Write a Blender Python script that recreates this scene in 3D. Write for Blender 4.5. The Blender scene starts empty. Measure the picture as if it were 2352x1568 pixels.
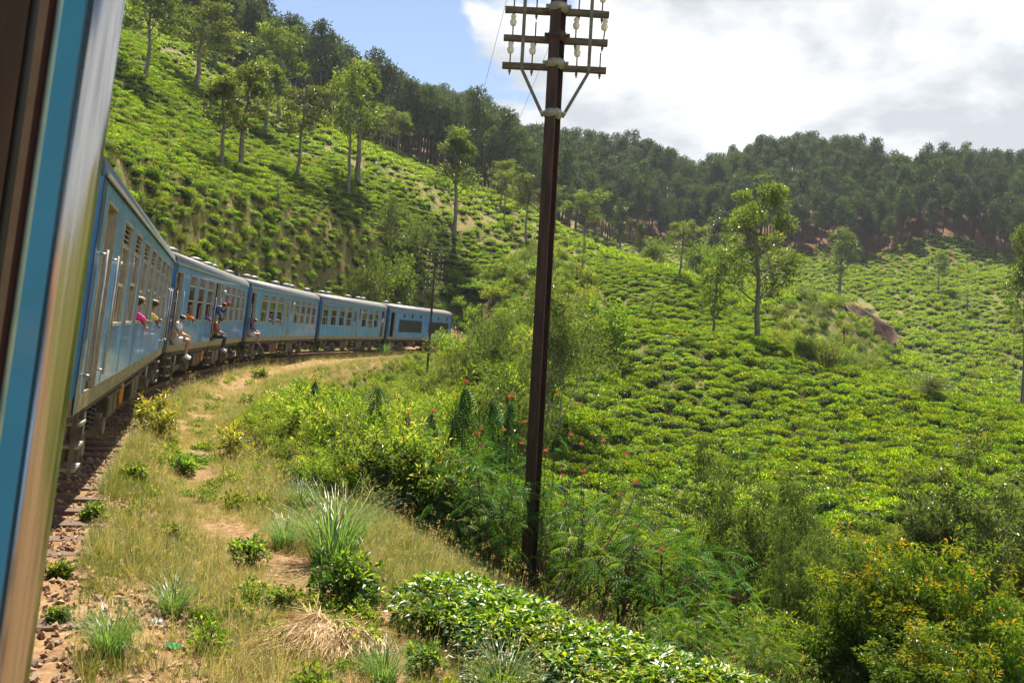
import bpy, bmesh, math, random
import numpy as np
from mathutils import Matrix, Vector

SC = bpy.context.scene
COL = SC.collection
R = math.radians

# ---------------------------------------------------------------- camera
FPX, PITCH, ROLL, YAW = 3400.85, 0.006866, 0.059805, 0.486169
cam_d = bpy.data.cameras.new('camera')
cam = bpy.data.objects.new('camera', cam_d)
COL.objects.link(cam)
SC.camera = cam
cam_d.sensor_width = 36.0
cam_d.lens = 36.0 * FPX / 3840.0
cam_d.clip_start = 0.05
cam_d.clip_end = 5000
cam_d.dof.use_dof = True
cam_d.dof.focus_distance = 40.0
cam_d.dof.aperture_fstop = 17.0
_fw = Vector((0, math.cos(PITCH), math.sin(PITCH)))
_up = Vector((0, -math.sin(PITCH), math.cos(PITCH)))
_rt = Vector((1, 0, 0))
_r2 = _rt * math.cos(ROLL) + _up * math.sin(ROLL)
_u2 = _up * math.cos(ROLL) - _rt * math.sin(ROLL)
_m = Matrix.Identity(4)
for i in range(3):
    _m[i][0], _m[i][1], _m[i][2] = _r2[i], _u2[i], -_fw[i]
cam.matrix_world = _m

# ---------------------------------------------------------------- light
SUN_AZ, SUN_EL = -5.0, 61.0          # degrees right of the view axis / above the horizon
sd = Vector((math.sin(R(SUN_AZ)) * math.cos(R(SUN_EL)), math.cos(R(SUN_AZ)) * math.cos(R(SUN_EL)), math.sin(R(SUN_EL))))
sun_d = bpy.data.lights.new('sun', 'SUN')
sun_d.energy = 5.0
sun_d.angle = R(0.53)
sun_d.color = (1.0, 0.92, 0.78)
sun = bpy.data.objects.new('sun', sun_d)
COL.objects.link(sun)
sun.rotation_euler = (-sd).to_track_quat('-Z', 'Y').to_euler()
sun.location = (0, 0, 120)

def N(t, typ, **kw):
    n = t.nodes.new(typ)
    for k, v in kw.items():
        if k.startswith('_'):
            setattr(n, k[1:], v)
        else:
            key = int(k[1:]) if k[0] == 'i' and k[1:].isdigit() else k
            n.inputs[key].default_value = v
    return n

def ramp(t, stops, interp='LINEAR'):
    n = t.nodes.new('ShaderNodeValToRGB')
    n.color_ramp.interpolation = interp
    els = n.color_ramp.elements
    while len(els) < len(stops):
        els.new(0.5)
    for e, (p, c) in zip(els, stops):
        e.position = p
        e.color = (c[0], c[1], c[2], 1) if hasattr(c, '__len__') else (c, c, c, 1)
    return n

def math_node(t, op, a, b=None, clamp=False):
    n = t.nodes.new('ShaderNodeMath')
    n.operation = op
    n.use_clamp = clamp
    for i, v in enumerate((a, b)):
        if v is None:
            continue
        if isinstance(v, (int, float)):
            n.inputs[i].default_value = v
        else:
            t.links.new(v, n.inputs[i])
    return n.outputs[0]

W = bpy.data.worlds.new('World')
SC.world = W
W.use_nodes = True
wt = W.node_tree
wt.nodes.clear()
sky = N(wt, 'ShaderNodeTexSky', _sky_type='NISHITA', _sun_disc=False, _sun_elevation=R(SUN_EL),
        _sun_rotation=R(SUN_AZ), _altitude=1200, _air_density=1.0, _dust_density=1.2, _ozone_density=1.2)
# clouds: a broken cumulus deck, seen by direction (flattened so that it compresses towards the horizon)
geo = N(wt, 'ShaderNodeTexCoord')
sep = N(wt, 'ShaderNodeSeparateXYZ')
wt.links.new(geo.outputs['Generated'], sep.inputs[0])
zc = math_node(wt, 'ADD', math_node(wt, 'MAXIMUM', sep.outputs['Z'], 0.0), 0.42)
cx = math_node(wt, 'DIVIDE', sep.outputs['X'], zc)
cy = math_node(wt, 'DIVIDE', sep.outputs['Y'], zc)
comb = N(wt, 'ShaderNodeCombineXYZ', Z=1.25)
wt.links.new(cx, comb.inputs['X'])
wt.links.new(cy, comb.inputs['Y'])
n1 = N(wt, 'ShaderNodeTexNoise', Scale=1.9, Detail=9.0, Roughness=0.56, Distortion=0.25)
n2 = N(wt, 'ShaderNodeTexNoise', Scale=3.4, Detail=8.0, Roughness=0.55, Distortion=0.1)
mp2 = N(wt, 'ShaderNodeMapping')
mp2.inputs['Location'].default_value = (3.7, 1.2, 2.2)
wt.links.new(comb.outputs[0], n1.inputs['Vector'])
wt.links.new(comb.outputs[0], mp2.inputs['Vector'])
wt.links.new(mp2.outputs[0], n2.inputs['Vector'])
# cover grows towards the right-hand side of the sky
bias = math_node(wt, 'MULTIPLY', math_node(wt, 'ADD', math_node(wt, 'ADD', cx, 0.055), math_node(wt, 'MULTIPLY', math_node(wt, 'SUBTRACT', 0.33, sep.outputs['Z']), 2.6)), 0.62)
bias = math_node(wt, 'MINIMUM', math_node(wt, 'MAXIMUM', bias, -0.2), 0.26)
cov = math_node(wt, 'ADD', n1.outputs['Fac'], bias)
mask = N(wt, 'ShaderNodeMapRange', _interpolation_type='SMOOTHSTEP')
mask.inputs['From Min'].default_value = 0.50
mask.inputs['From Max'].default_value = 0.548
wt.links.new(cov, mask.inputs['Value'])
shade = ramp(wt, [(0.40, (4.3, 4.55, 4.9)), (0.49, (6.0, 6.15, 6.4)), (0.56, (8.2, 8.2, 8.1))])
wt.links.new(n2.outputs['Fac'], shade.inputs[0])
mixc = N(wt, 'ShaderNodeMix', _data_type='RGBA')
wt.links.new(mask.outputs[0], mixc.inputs['Factor'])
wt.links.new(sky.outputs[0], mixc.inputs['A'])
wt.links.new(shade.outputs[0], mixc.inputs['B'])
bg = N(wt, 'ShaderNodeBackground', Strength=0.056)
wo = N(wt, 'ShaderNodeOutputWorld')
wt.links.new(mixc.outputs['Result'], bg.inputs['Color'])
wt.links.new(bg.outputs[0], wo.inputs['Surface'])

SC.view_settings.view_transform = 'Standard'
SC.view_settings.look = 'None'
SC.view_settings.gamma = 1.0
SC.view_settings.use_curve_mapping = False
SC.view_settings.exposure = 1.46
SC.render.engine = 'CYCLES'
SC.cycles.use_denoising = True
SC.cycles.max_bounces = 5
SC.cycles.diffuse_bounces = 2
SC.cycles.transparent_max_bounces = 8
SC.cycles.volume_bounces = 0
SC.cycles.use_adaptive_sampling = False
SC.cycles.sample_clamp_indirect = 6

# ---------------------------------------------------------------- object helpers
def tag(o, label=None, cat=None, group=None, kind=None):
    if label: o['label'] = label
    if cat: o['category'] = cat
    if group: o['group'] = group
    if kind: o['kind'] = kind
    return o

def empty(name, loc=(0, 0, 0), rz=0.0):
    o = bpy.data.objects.new(name, None)
    o.empty_display_size = 0.2
    o.location = loc
    o.rotation_euler = (0, 0, rz)
    COL.objects.link(o)
    return o

def obj(name, mesh, parent=None, link=True):
    o = bpy.data.objects.new(name, mesh)
    if link:
        COL.objects.link(o)
    if parent is not None:
        o.parent = parent
    return o

def copy_tree(o, parent=None):
    c = o.copy()
    COL.objects.link(c)
    c.parent = parent
    for ch in o.children:
        copy_tree(ch, c)
    return c

class MB:
    """collects vertices, faces, a material index per face and one value per vertex"""
    def __init__(s):
        s.v, s.f, s.m, s.a, s.n = [], [], [], [], 0
    def add(s, verts, faces, mi=0, val=0.5):
        verts = np.asarray(verts, dtype=np.float64).reshape(-1, 3)
        s.v.append(verts)
        s.f.extend([tuple(i + s.n for i in f) for f in faces])
        s.m.extend([mi] * len(faces))
        s.a.append(np.full(len(verts), val) if np.isscalar(val) else np.asarray(val))
        s.n += len(verts)
        return s
    def addn(s, verts, faces, mi=0, val=0.5):
        """the same, faces as an integer array"""
        verts = np.asarray(verts).reshape(-1, 3)
        fa = (np.asarray(faces) + s.n).tolist()
        s.v.append(verts); s.f.extend(fa); s.m.extend([mi] * len(fa))
        s.a.append(np.full(len(verts), val) if np.isscalar(val) else np.asarray(val))
        s.n += len(verts)
        return s
    def box(s, x0, x1, y0, y1, z0, z1, mi=0, val=0.5):
        v = [(x, y, z) for x in (x0, x1) for y in (y0, y1) for z in (z0, z1)]
        f = [(0, 1, 3, 2), (4, 6, 7, 5), (0, 4, 5, 1), (2, 3, 7, 6), (0, 2, 6, 4), (1, 5, 7, 3)]
        return s.add(v, f, mi, val)
    def tube(s, path, rad, n=8, mi=0, cap=True, val=0.5):
        P = [Vector(p) for p in path]
        rad = [rad] * len(P) if np.isscalar(rad) else list(rad)
        v, f = [], []
        ref = Vector((0, 0, 1))
        d0 = (P[-1] - P[0]).normalized() if (P[-1] - P[0]).length > 1e-6 else Vector((0, 0, 1))
        if abs(d0.z) > 0.9: ref = Vector((1, 0, 0))
        for i, p in enumerate(P):
            d = (P[min(i + 1, len(P) - 1)] - P[max(i - 1, 0)])
            d = d.normalized() if d.length > 1e-9 else d0
            a = d.cross(ref)
            a = a.normalized() if a.length > 1e-6 else Vector((1, 0, 0))
            b = d.cross(a).normalized()
            for k in range(n):
                t = 2 * math.pi * k / n
                v.append(p + (a * math.cos(t) + b * math.sin(t)) * rad[i])
        for i in range(len(P) - 1):
            for k in range(n):
                f.append((i * n + k, i * n + (k + 1) % n, (i + 1) * n + (k + 1) % n, (i + 1) * n + k))
        if cap:
            f.append(tuple(range(n - 1, -1, -1)))
            f.append(tuple((len(P) - 1) * n + k for k in range(n)))
        return s.add([tuple(q) for q in v], f, mi, val)
    def lathe(s, prof, n=16, origin=(0, 0, 0), axis='z', mi=0, val=0.5):
        v, f = [], []
        for r, h in prof:
            for k in range(n):
                t = 2 * math.pi * k / n
                a, b = r * math.cos(t), r * math.sin(t)
                p = {'z': (a, b, h), 'y': (a, h, b), 'x': (h, a, b)}[axis]
                v.append((p[0] + origin[0], p[1] + origin[1], p[2] + origin[2]))
        for i in range(len(prof) - 1):
            for k in range(n):
                f.append((i * n + k, i * n + (k + 1) % n, (i + 1) * n + (k + 1) % n, (i + 1) * n + k))
        f.append(tuple(range(n))); f.append(tuple((len(prof) - 1) * n + k for k in range(n)))
        return s.add(v, f, mi, val)
    def extrude_yz(s, prof, x0, x1, mi=0, closed=True, val=0.5, xs=None):
        """a profile of (y, z) points swept along x"""
        n = len(prof)
        xs = xs or [x0, x1]
        v = [(x, p[0], p[1]) for x in xs for p in prof]
        f = []
        for i in range(len(xs) - 1):
            for k in range(n if closed else n - 1):
                f.append((i * n + k, i * n + (k + 1) % n, (i + 1) * n + (k + 1) % n, (i + 1) * n + k))
        if closed:
            f.append(tuple(range(n - 1, -1, -1)))
            f.append(tuple((len(xs) - 1) * n + k for k in range(n)))
        return s.add(v, f, mi, val)
    def mesh(s, name, mats, smooth=False):
        me = bpy.data.meshes.new(name)
        V = np.concatenate(s.v) if s.v else np.zeros((0, 3))
        me.from_pydata(V.tolist(), [], s.f)
        mats = mats if isinstance(mats, (list, tuple)) else [mats]
        for m in mats:
            me.materials.append(m)
        if len(mats) > 1:
            me.polygons.foreach_set('material_index', s.m)
        at = me.attributes.new('v', 'FLOAT', 'POINT')
        at.data.foreach_set('value', np.concatenate(s.a).astype(np.float32))
        if smooth:
            me.polygons.foreach_set('use_smooth', [True] * len(me.polygons))
        me.update()
        return me
    def build(s, name, mats, parent=None, smooth=False):
        return obj(name, s.mesh(name, mats, smooth), parent)

# ---------------------------------------------------------------- materials
MATS = {}
def new_mat(name):
    m = bpy.data.materials.new(name)
    m.use_nodes = True
    t = m.node_tree
    t.nodes.clear()
    o = t.nodes.new('ShaderNodeOutputMaterial')
    return m, t, o

def mat(name, c1, c2=None, rough=0.6, metal=0.0, scale=8.0, detail=5.0, bump=0.0, spec=0.5, coat=0.0, stretch=(1, 1, 1), coords='Object', lo=0.35, hi=0.65, rough2=None):
    if name in MATS: return MATS[name]
    m, t, o = new_mat(name)
    b = N(t, 'ShaderNodeBsdfPrincipled')
    b.inputs['Metallic'].default_value = metal
    b.inputs['Roughness'].default_value = rough
    b.inputs['Specular IOR Level'].default_value = spec
    b.inputs['Coat Weight'].default_value = coat
    b.inputs['Coat Roughness'].default_value = 0.08
    tc = N(t, 'ShaderNodeTexCoord'); mp = N(t, 'ShaderNodeMapping')
    mp.inputs['Scale'].default_value = stretch
    t.links.new(tc.outputs[coords], mp.inputs['Vector'])
    nz = N(t, 'ShaderNodeTexNoise', Scale=scale, Detail=detail, Roughness=0.62)
    t.links.new(mp.outputs[0], nz.inputs['Vector'])
    r = ramp(t, [(lo, c1), (hi, c2 or c1)])
    t.links.new(nz.outputs['Fac'], r.inputs[0])
    t.links.new(r.outputs[0], b.inputs['Base Color'])
    if rough2 is not None:
        rr = ramp(t, [(lo, rough), (hi, rough2)])
        t.links.new(nz.outputs['Fac'], rr.inputs[0]); t.links.new(rr.outputs[0], b.inputs['Roughness'])
    if bump:
        bp = N(t, 'ShaderNodeBump', Strength=bump, Distance=0.02)
        t.links.new(nz.outputs['Fac'], bp.inputs['Height']); t.links.new(bp.outputs[0], b.inputs['Normal'])
    t.links.new(b.outputs[0], o.inputs[0])
    MATS[name] = m
    return m

def leaf_mat(name, stops, rough=0.42, trans=0.38, spec=0.5, tcol=None, vary=0.35):
    """stops along the per-leaf value v; thin leaves let light through"""
    if name in MATS: return MATS[name]
    m, t, o = new_mat(name)
    at = N(t, 'ShaderNodeAttribute', _attribute_name='v')
    r = ramp(t, stops)
    t.links.new(at.outputs['Fac'], r.inputs[0])
    oi = N(t, 'ShaderNodeObjectInfo')
    hs = N(t, 'ShaderNodeHueSaturation')
    v = math_node(t, 'ADD', math_node(t, 'MULTIPLY', oi.outputs['Random'], vary), 1.0 - vary / 2)
    h = math_node(t, 'ADD', math_node(t, 'MULTIPLY', oi.outputs['Random'], 0.03), 0.485)
    t.links.new(v, hs.inputs['Value']); t.links.new(h, hs.inputs['Hue'])
    t.links.new(r.outputs[0], hs.inputs['Color'])
    b = N(t, 'ShaderNodeBsdfPrincipled', Roughness=rough)
    b.inputs['Specular IOR Level'].default_value = spec
    t.links.new(hs.outputs[0], b.inputs['Base Color'])
    tr = N(t, 'ShaderNodeBsdfTranslucent')
    mx = N(t, 'ShaderNodeMix', _data_type='RGBA', _blend_type='MULTIPLY')
    mx.inputs['Factor'].default_value = 1.0
    t.links.new(hs.outputs[0], mx.inputs['A'])
    mx.inputs['B'].default_value = (*(tcol or (1.9, 1.75, 0.6)), 1)
    t.links.new(mx.outputs['Result'], tr.inputs['Color'])
    ms = N(t, 'ShaderNodeMixShader', i0=trans)
    t.links.new(b.outputs[0], ms.inputs[1]); t.links.new(tr.outputs[0], ms.inputs[2])
    t.links.new(ms.outputs[0], o.inputs[0])
    MATS[name] = m
    return m

# ---------------------------------------------------------------- the lie of the land
F2 = FPX * 2352.0 / 3840.0        # focal length on a 2352-wide print
CR, SR, CP, SP = math.cos(ROLL), math.sin(ROLL), math.cos(PITCH), math.sin(PITCH)

def ray(px, py):
    """direction of a point of the 2352 x 1568 print, scaled to forward distance 1"""
    u, v = (px - 1176.0) / F2, (py - 784.0) / F2
    u, v = CR * u + SR * v, -SR * u + CR * v
    y, z = CP + SP * v, SP - CP * v
    return u / y, 1.0, z / y

def to_print(P):
    P = np.asarray(P, dtype=float)
    x, y, z = P[..., 0], P[..., 1], P[..., 2]
    y2 = CP * y + SP * z; z2 = -SP * y + CP * z
    y2 = np.where(np.abs(y2) < 1e-6, 1e-6, y2)
    u, v = F2 * x / y2, -F2 * z2 / y2
    return 1176 + CR * u - SR * v, 784 + SR * u + CR * v, y2

# railway line: right-hand body side of the train as a curve (metres from the camera along it)
S0, LAT, HB, HT, GRAD, CANT, K1, K2 = 10.1332, 0.09355, 1.12714, 1.34432, 0.015720, 0.069638, 0.0095618, -1.72e-5
CAR_L, CAR_GAP, CAR_W, SKIRT = 16.0, 0.6, 2.8, 1.0
_s = np.linspace(-40, 135, 1751)
_ss = np.clip(_s, -40, 100)
_th = K1 * _ss + K2 * _ss * _ss / 2
_ds = _s[1] - _s[0]
_sx = np.concatenate([[0], np.cumsum(np.sin((_th[1:] + _th[:-1]) / 2) * _ds)])
_sy = np.concatenate([[0], np.cumsum(np.cos((_th[1:] + _th[:-1]) / 2) * _ds)])
_sx -= np.interp(0, _s, _sx) + LAT
_sy -= np.interp(0, _s, _sy)
_cyw, _syw = math.cos(YAW), math.sin(YAW)
TX, TY = _cyw * _sx - _syw * _sy, _syw * _sx + _cyw * _sy
THD = _th - YAW                                      # heading, clockwise from +Y
TZ = -HB - SKIRT + GRAD * _s                         # rail level
RX, RY = np.cos(THD), -np.sin(THD)                   # unit vector to the right of the line
CXL, CYL = TX - RX * CAR_W / 2, TY - RY * CAR_W / 2  # track centre line

def track(s, d=0.0):
    """point d metres to the right of the track centre at s, at rail level, and the heading"""
    x, y = np.interp(s, _s, CXL), np.interp(s, _s, CYL)
    th = np.interp(s, _s, THD)
    return x + d * math.cos(th), y - d * math.sin(th), np.interp(s, _s, TZ), th

def track_coords(X, Y):
    """s and signed lateral offset (right positive) of points"""
    X = np.atleast_1d(X).astype(float); Y = np.atleast_1d(Y).astype(float)
    k = 10
    cx, cy = CXL[::k], CYL[::k]
    out_s = np.empty(X.shape); out_d = np.empty(X.shape)
    fl = X.ravel(); gl = Y.ravel(); os_, od = out_s.ravel(), out_d.ravel()
    for a in range(0, len(fl), 20000):
        x, y = fl[a:a + 20000, None], gl[a:a + 20000, None]
        d2 = (x - cx) ** 2 + (y - cy) ** 2
        i = d2.argmin(1) * k
        dx, dy = x[:, 0] - CXL[i], y[:, 0] - CYL[i]
        fx, fy = np.sin(THD[i]), np.cos(THD[i])
        os_[a:a + 20000] = _s[i] + dx * fx + dy * fy
        lat = dx * RX[i] + dy * RY[i]
        far = np.sqrt(dx * dx + dy * dy)
        od[a:a + 20000] = np.where(np.abs(lat) < far * 0.7, np.sign(lat + 1e-9) * far, lat)
    gone = (out_s > 97) & (np.abs(out_d) < 14)      # the line runs out of sight beyond the power car
    out_d[gone] = -14.0
    return out_s, out_d

# spot heights: (print x, print y, forward metres)
_ctl = [
 (1500,1260,27),(1350,1010,38),(1300,870,50),(1400,740,66),(1350,600,112),(1740,806,68),(1600,1060,40),(1900,1260,26),
 (1900,1060,39),(1950,870,62),(2200,1160,32),(2352,985,52),(2352,1160,35),(1640,790,70),(1500,800,58),(1560,655,95),(2150,930,57),
 (1937,845,100),(2300,955,105),(2100,890,105),(2300,800,150),(2300,620,235),(1900,615,230),(1950,770,140),(1750,660,205),(2100,700,185),
 (1720,740,110),(1850,700,120),(1930,695,130),
 (2352,600,250),(2000,590,250),(1500,558,250),(1800,578,250),(2000,445,292),(2352,470,292),(1500,436,300),(1750,446,300),(2180,440,292),(1300,520,235),(1300,420,290),
 (300,420,42),(250,300,58),(280,100,95),(400,170,108),(540,182,140),(740,290,155),(1000,402,155),(1240,502,150),(1350,562,140),
 (500,390,75),(800,450,96),(1040,545,110),(650,550,66),(500,600,50),(800,640,78),(1000,650,99),(1200,600,110),(1200,700,92),(1420,600,120),
 (400,520,40),(950,560,100),(700,380,100),(1100,680,100),
 (480,130,230),(740,270,240),(1000,360,250),(1100,410,225),(720,235,275),(1080,330,300),(900,288,300),(300,20,190),
]
_X, _Y, _Z = [], [], []
for px, py, d in _ctl:
    r_ = ray(px, py)
    _X.append(r_[0] * d); _Y.append(d); _Z.append(r_[2] * d)
for s_ in list(range(-36, 100, 8)):
    x_, y_, z_, _ = track(s_, 0.0)
    _X.append(x_); _Y.append(y_); _Z.append(z_ - 0.3)
# near bank, hollow and ground behind the camera, in metres
for p in [(-0.2,9.0,-2.75),(2.0,8.2,-3.1),(4.5,7.5,-3.6),(0.3,12.3,-3.5),(3.5,12.5,-4.6),(7,11,-5.3),(-2.6,13.5,-2.75),(-4.2,19.5,-2.7),
          (2,17,-5.0),(6,17,-6.2),(11,17,-6.4),(5,23,-6.3),(12,24,-6.0),(0,24,-4.6),(-2,30,-3.6),(0,38,-3.0),(-3,45,-2.4),(3,46,-2.3),(-2,60,-1.6),(6,60,-0.8),
          (4,75,-0.6),(10,80,0.8),(16,78,2.0),(6,0,-5.2),(12,-6,-6.5),(3.2,2,-3.2),(20,10,-6.6),(30,25,-5.5),(40,45,-3.2),(30,-25,-8),(60,20,-4),(90,60,4),
          (140,120,20),(200,200,50),(120,200,30),(-30,-20,2.0),(-18,0,1.2),(-40,10,10),(-45,45,16),(-75,80,38),(-120,120,62),(-90,30,34),
          (-140,200,85),(-60,260,66),(60,340,56),(150,330,54),(0,380,72),(-150,330,92),(260,320,54),(280,150,45)]:
    _X.append(p[0]); _Y.append(p[1]); _Z.append(p[2])
_X, _Y, _Z = map(np.array, (_X, _Y, _Z))

def _warp(x, y):
    r = np.sqrt(x * x + y * y) + 1e-9
    k = np.log1p(r / 9.0) / r
    return x * k, y * k, 1.0 / (r + 10.0)
def _tps(d2):
    return 0.5 * d2 * np.log(d2 + 1e-12)
_wx, _wy, _wk = _warp(_X, _Y)
_n = len(_X)
_A = np.zeros((_n + 3, _n + 3))
_A[:_n, :_n] = _tps((_wx[:, None] - _wx) ** 2 + (_wy[:, None] - _wy) ** 2) + np.eye(_n) * 0.0025
_A[:_n, _n] = 1; _A[:_n, _n + 1] = _wx; _A[:_n, _n + 2] = _wy
_A[_n:, :_n] = _A[:_n, _n:].T
_w = np.linalg.solve(_A, np.concatenate([_Z * _wk, [0, 0, 0]]))

def _vnoise(x, y, seed=0):
    """smooth value noise, -1 to 1"""
    xi, yi = np.floor(x), np.floor(y)
    fx, fy = x - xi, y - yi
    fx, fy = fx * fx * (3 - 2 * fx), fy * fy * (3 - 2 * fy)
    def h(a, b):
        t = np.sin(a * 127.1 + b * 311.7 + seed * 74.7) * 43758.5453
        return (t - np.floor(t)) * 2 - 1
    return (h(xi, yi) * (1 - fx) + h(xi + 1, yi) * fx) * (1 - fy) + (h(xi, yi + 1) * (1 - fx) + h(xi + 1, yi + 1) * fx) * fy

def sstep(a, b, x):
    t = np.clip((x - a) / (b - a), 0, 1)
    return t * t * (3 - 2 * t)

def ground(X, Y, detail=True):
    X = np.atleast_1d(np.asarray(X, float)); Y = np.atleast_1d(np.asarray(Y, float))
    sh = X.shape
    x, y = X.ravel(), Y.ravel()
    z = np.empty(len(x))
    for a in range(0, len(x), 20000):
        wx, wy, wk = _warp(x[a:a + 20000], y[a:a + 20000])
        B = _tps((wx[:, None] - _wx) ** 2 + (wy[:, None] - _wy) ** 2)
        z[a:a + 20000] = (B @ _w[:_n] + _w[_n] + _w[_n + 1] * wx + _w[_n + 2] * wy) / wk
    s, d = track_coords(x, y)
    zr = -HB - SKIRT + GRAD * np.clip(s, -40, 120)
    # formation: ballast shoulder, then the trodden verge on the right, a small cutting on the left
    prof = np.where(d > 0, -0.20 - 0.22 * sstep(1.7, 2.6, d) - 0.05 * np.clip(d - 2.6, 0, 4), -0.20 - 0.15 * sstep(1.6, 2.2, -d))
    wr = 1 - sstep(3.6, 7.5, d)
    wl = 1 - sstep(2.2, 8.0, -d)
    w = np.where(d > 0, wr, wl) * (1 - sstep(88, 98, s))
    z = z * (1 - w) + (zr + prof) * w
    if detail:
        r = np.sqrt(x * x + y * y)
        am = (1 - 0.75 * w)
        z = z + am * (0.10 * _vnoise(x / 1.7, y / 1.7, 1) * (1 - sstep(25, 50, r)) + 0.05 * _vnoise(x / 0.6, y / 0.6, 2) * (1 - sstep(12, 22, r))) + am * sstep(20, 70, r) * (0.35 * _vnoise(x / 6, y / 6, 3) + 0.5 * _vnoise(x / 15, y / 15, 4))
    return z.reshape(sh)

def hit(px, py, near=5.0, far=420.0):
    """where the line of sight through a point of the print first meets the ground"""
    r_ = ray(px, py)
    t = np.geomspace(near, far, 700)
    g = ground(r_[0] * t, t, detail=False)
    below = r_[2] * t <= g
    if not below.any():
        return None
    i = int(below.argmax())
    if i == 0:
        return Vector((r_[0] * t[0], t[0], g[0]))
    a0, a1 = r_[2] * t[i - 1] - g[i - 1], g[i] - r_[2] * t[i]
    tt = t[i - 1] + (t[i] - t[i - 1]) * a0 / (a0 + a1 + 1e-9)
    return Vector((r_[0] * tt, tt, float(ground([r_[0] * tt], [tt], detail=False)[0])))
# ================================================================ the setting: ground
def ground_material():
    m, t, o = new_mat('earth')
    b = N(t, 'ShaderNodeBsdfPrincipled', Roughness=0.95)
    b.inputs['Specular IOR Level'].default_value = 0.1
    at = N(t, 'ShaderNodeAttribute', _attribute_name='v')
    tc = N(t, 'ShaderNodeTexCoord')
    n1_ = N(t, 'ShaderNodeTexNoise', Scale=0.8, Detail=8.0, Roughness=0.65)
    n2_ = N(t, 'ShaderNodeTexNoise', Scale=9.0, Detail=8.0, Roughness=0.7)
    n3_ = N(t, 'ShaderNodeTexNoise', Scale=45.0, Detail=4.0, Roughness=0.7)
    for n in (n1_, n2_, n3_):
        t.links.new(tc.outputs['Object'], n.inputs['Vector'])
    soil = ramp(t, [(0.3, (0.14, 0.078, 0.040)), (0.5, (0.27, 0.165, 0.085)), (0.7, (0.40, 0.28, 0.16))])
    t.links.new(n2_.outputs['Fac'], soil.inputs[0])
    green = ramp(t, [(0.3, (0.055, 0.085, 0.014)), (0.5, (0.11, 0.13, 0.028)), (0.7, (0.24, 0.20, 0.075))])
    t.links.new(n2_.outputs['Fac'], green.inputs[0])
    k = math_node(t, 'ADD', math_node(t, 'MULTIPLY', n1_.outputs['Fac'], 1.2), math_node(t, 'SUBTRACT', at.outputs['Fac'], 1.1))
    k = math_node(t, 'MULTIPLY', k, 3.0, clamp=True)
    mx = N(t, 'ShaderNodeMix', _data_type='RGBA')
    t.links.new(k, mx.inputs['Factor']); t.links.new(soil.outputs[0], mx.inputs['A']); t.links.new(green.outputs[0], mx.inputs['B'])
    lit = N(t, 'ShaderNodeMix', _data_type='RGBA')
    t.links.new(math_node(t, 'MULTIPLY', at.outputs['Fac'], -1.4, clamp=True), lit.inputs['Factor'])
    t.links.new(mx.outputs['Result'], lit.inputs['A'])
    lit.inputs['B'].default_value = (0.105, 0.050, 0.030, 1)      # fallen needles on red soil
    mx = lit
    bp = N(t, 'ShaderNodeBump', Strength=0.7, Distance=0.04)
    t.links.new(n3_.outputs['Fac'], bp.inputs['Height'])
    t.links.new(bp.outputs[0], b.inputs['Normal'])
    t.links.new(mx.outputs['Result'], b.inputs['Base Color'])
    t.links.new(b.outputs[0], o.inputs[0])
    return m

def make_ground():
    az = np.concatenate([np.radians(np.linspace(-180, -48, 56, endpoint=False)), np.radians(np.linspace(-48, 44, 260, endpoint=False)), np.radians(np.linspace(44, 180, 58, endpoint=False))])
    rr = np.concatenate([[0.6], np.geomspace(1.5, 900, 330)])
    A, RR = np.meshgrid(az, rr, indexing='ij')
    X, Y = np.sin(A) * RR, np.cos(A) * RR
    Z = ground(np.clip(X, -420, 420), np.clip(Y, -120, 460))
    n, k = A.shape
    V = np.stack([X, Y, Z], -1).reshape(-1, 3)
    idx = np.arange(n * k).reshape(n, k)
    nx = np.roll(idx, -1, 0)
    F = np.stack([idx[:, :-1], nx[:, :-1], nx[:, 1:], idx[:, 1:]], -1).reshape(-1, 4)
    s, d = track_coords(V[:, 0], V[:, 1])
    # 0 bare soil .. 1 grown over
    g = 0.55 + 0.25 * sstep(3.0, 7.0, d) - 0.5 * (1 - sstep(1.4, 2.4, np.abs(d))) - 0.12 * np.exp(-((d - 3.6) / 0.7) ** 2)
    g = np.where(d < -2.6, 0.74, g)
    g = np.where(np.hypot(V[:, 0], V[:, 1]) > 254, -0.6, g)
    mb = MB(); mb.addn(V, F, 0, g)
    c = len(V)
    mb.f.append(tuple(idx[:, 0][::-1].tolist())); mb.m.append(0)
    o = mb.build('ground', GROUND_MAT, smooth=True)
    tag(o, 'hilly earth ground with red soil and thin grass', None, kind='structure')
GROUND_MAT = ground_material()
make_ground()
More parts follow.
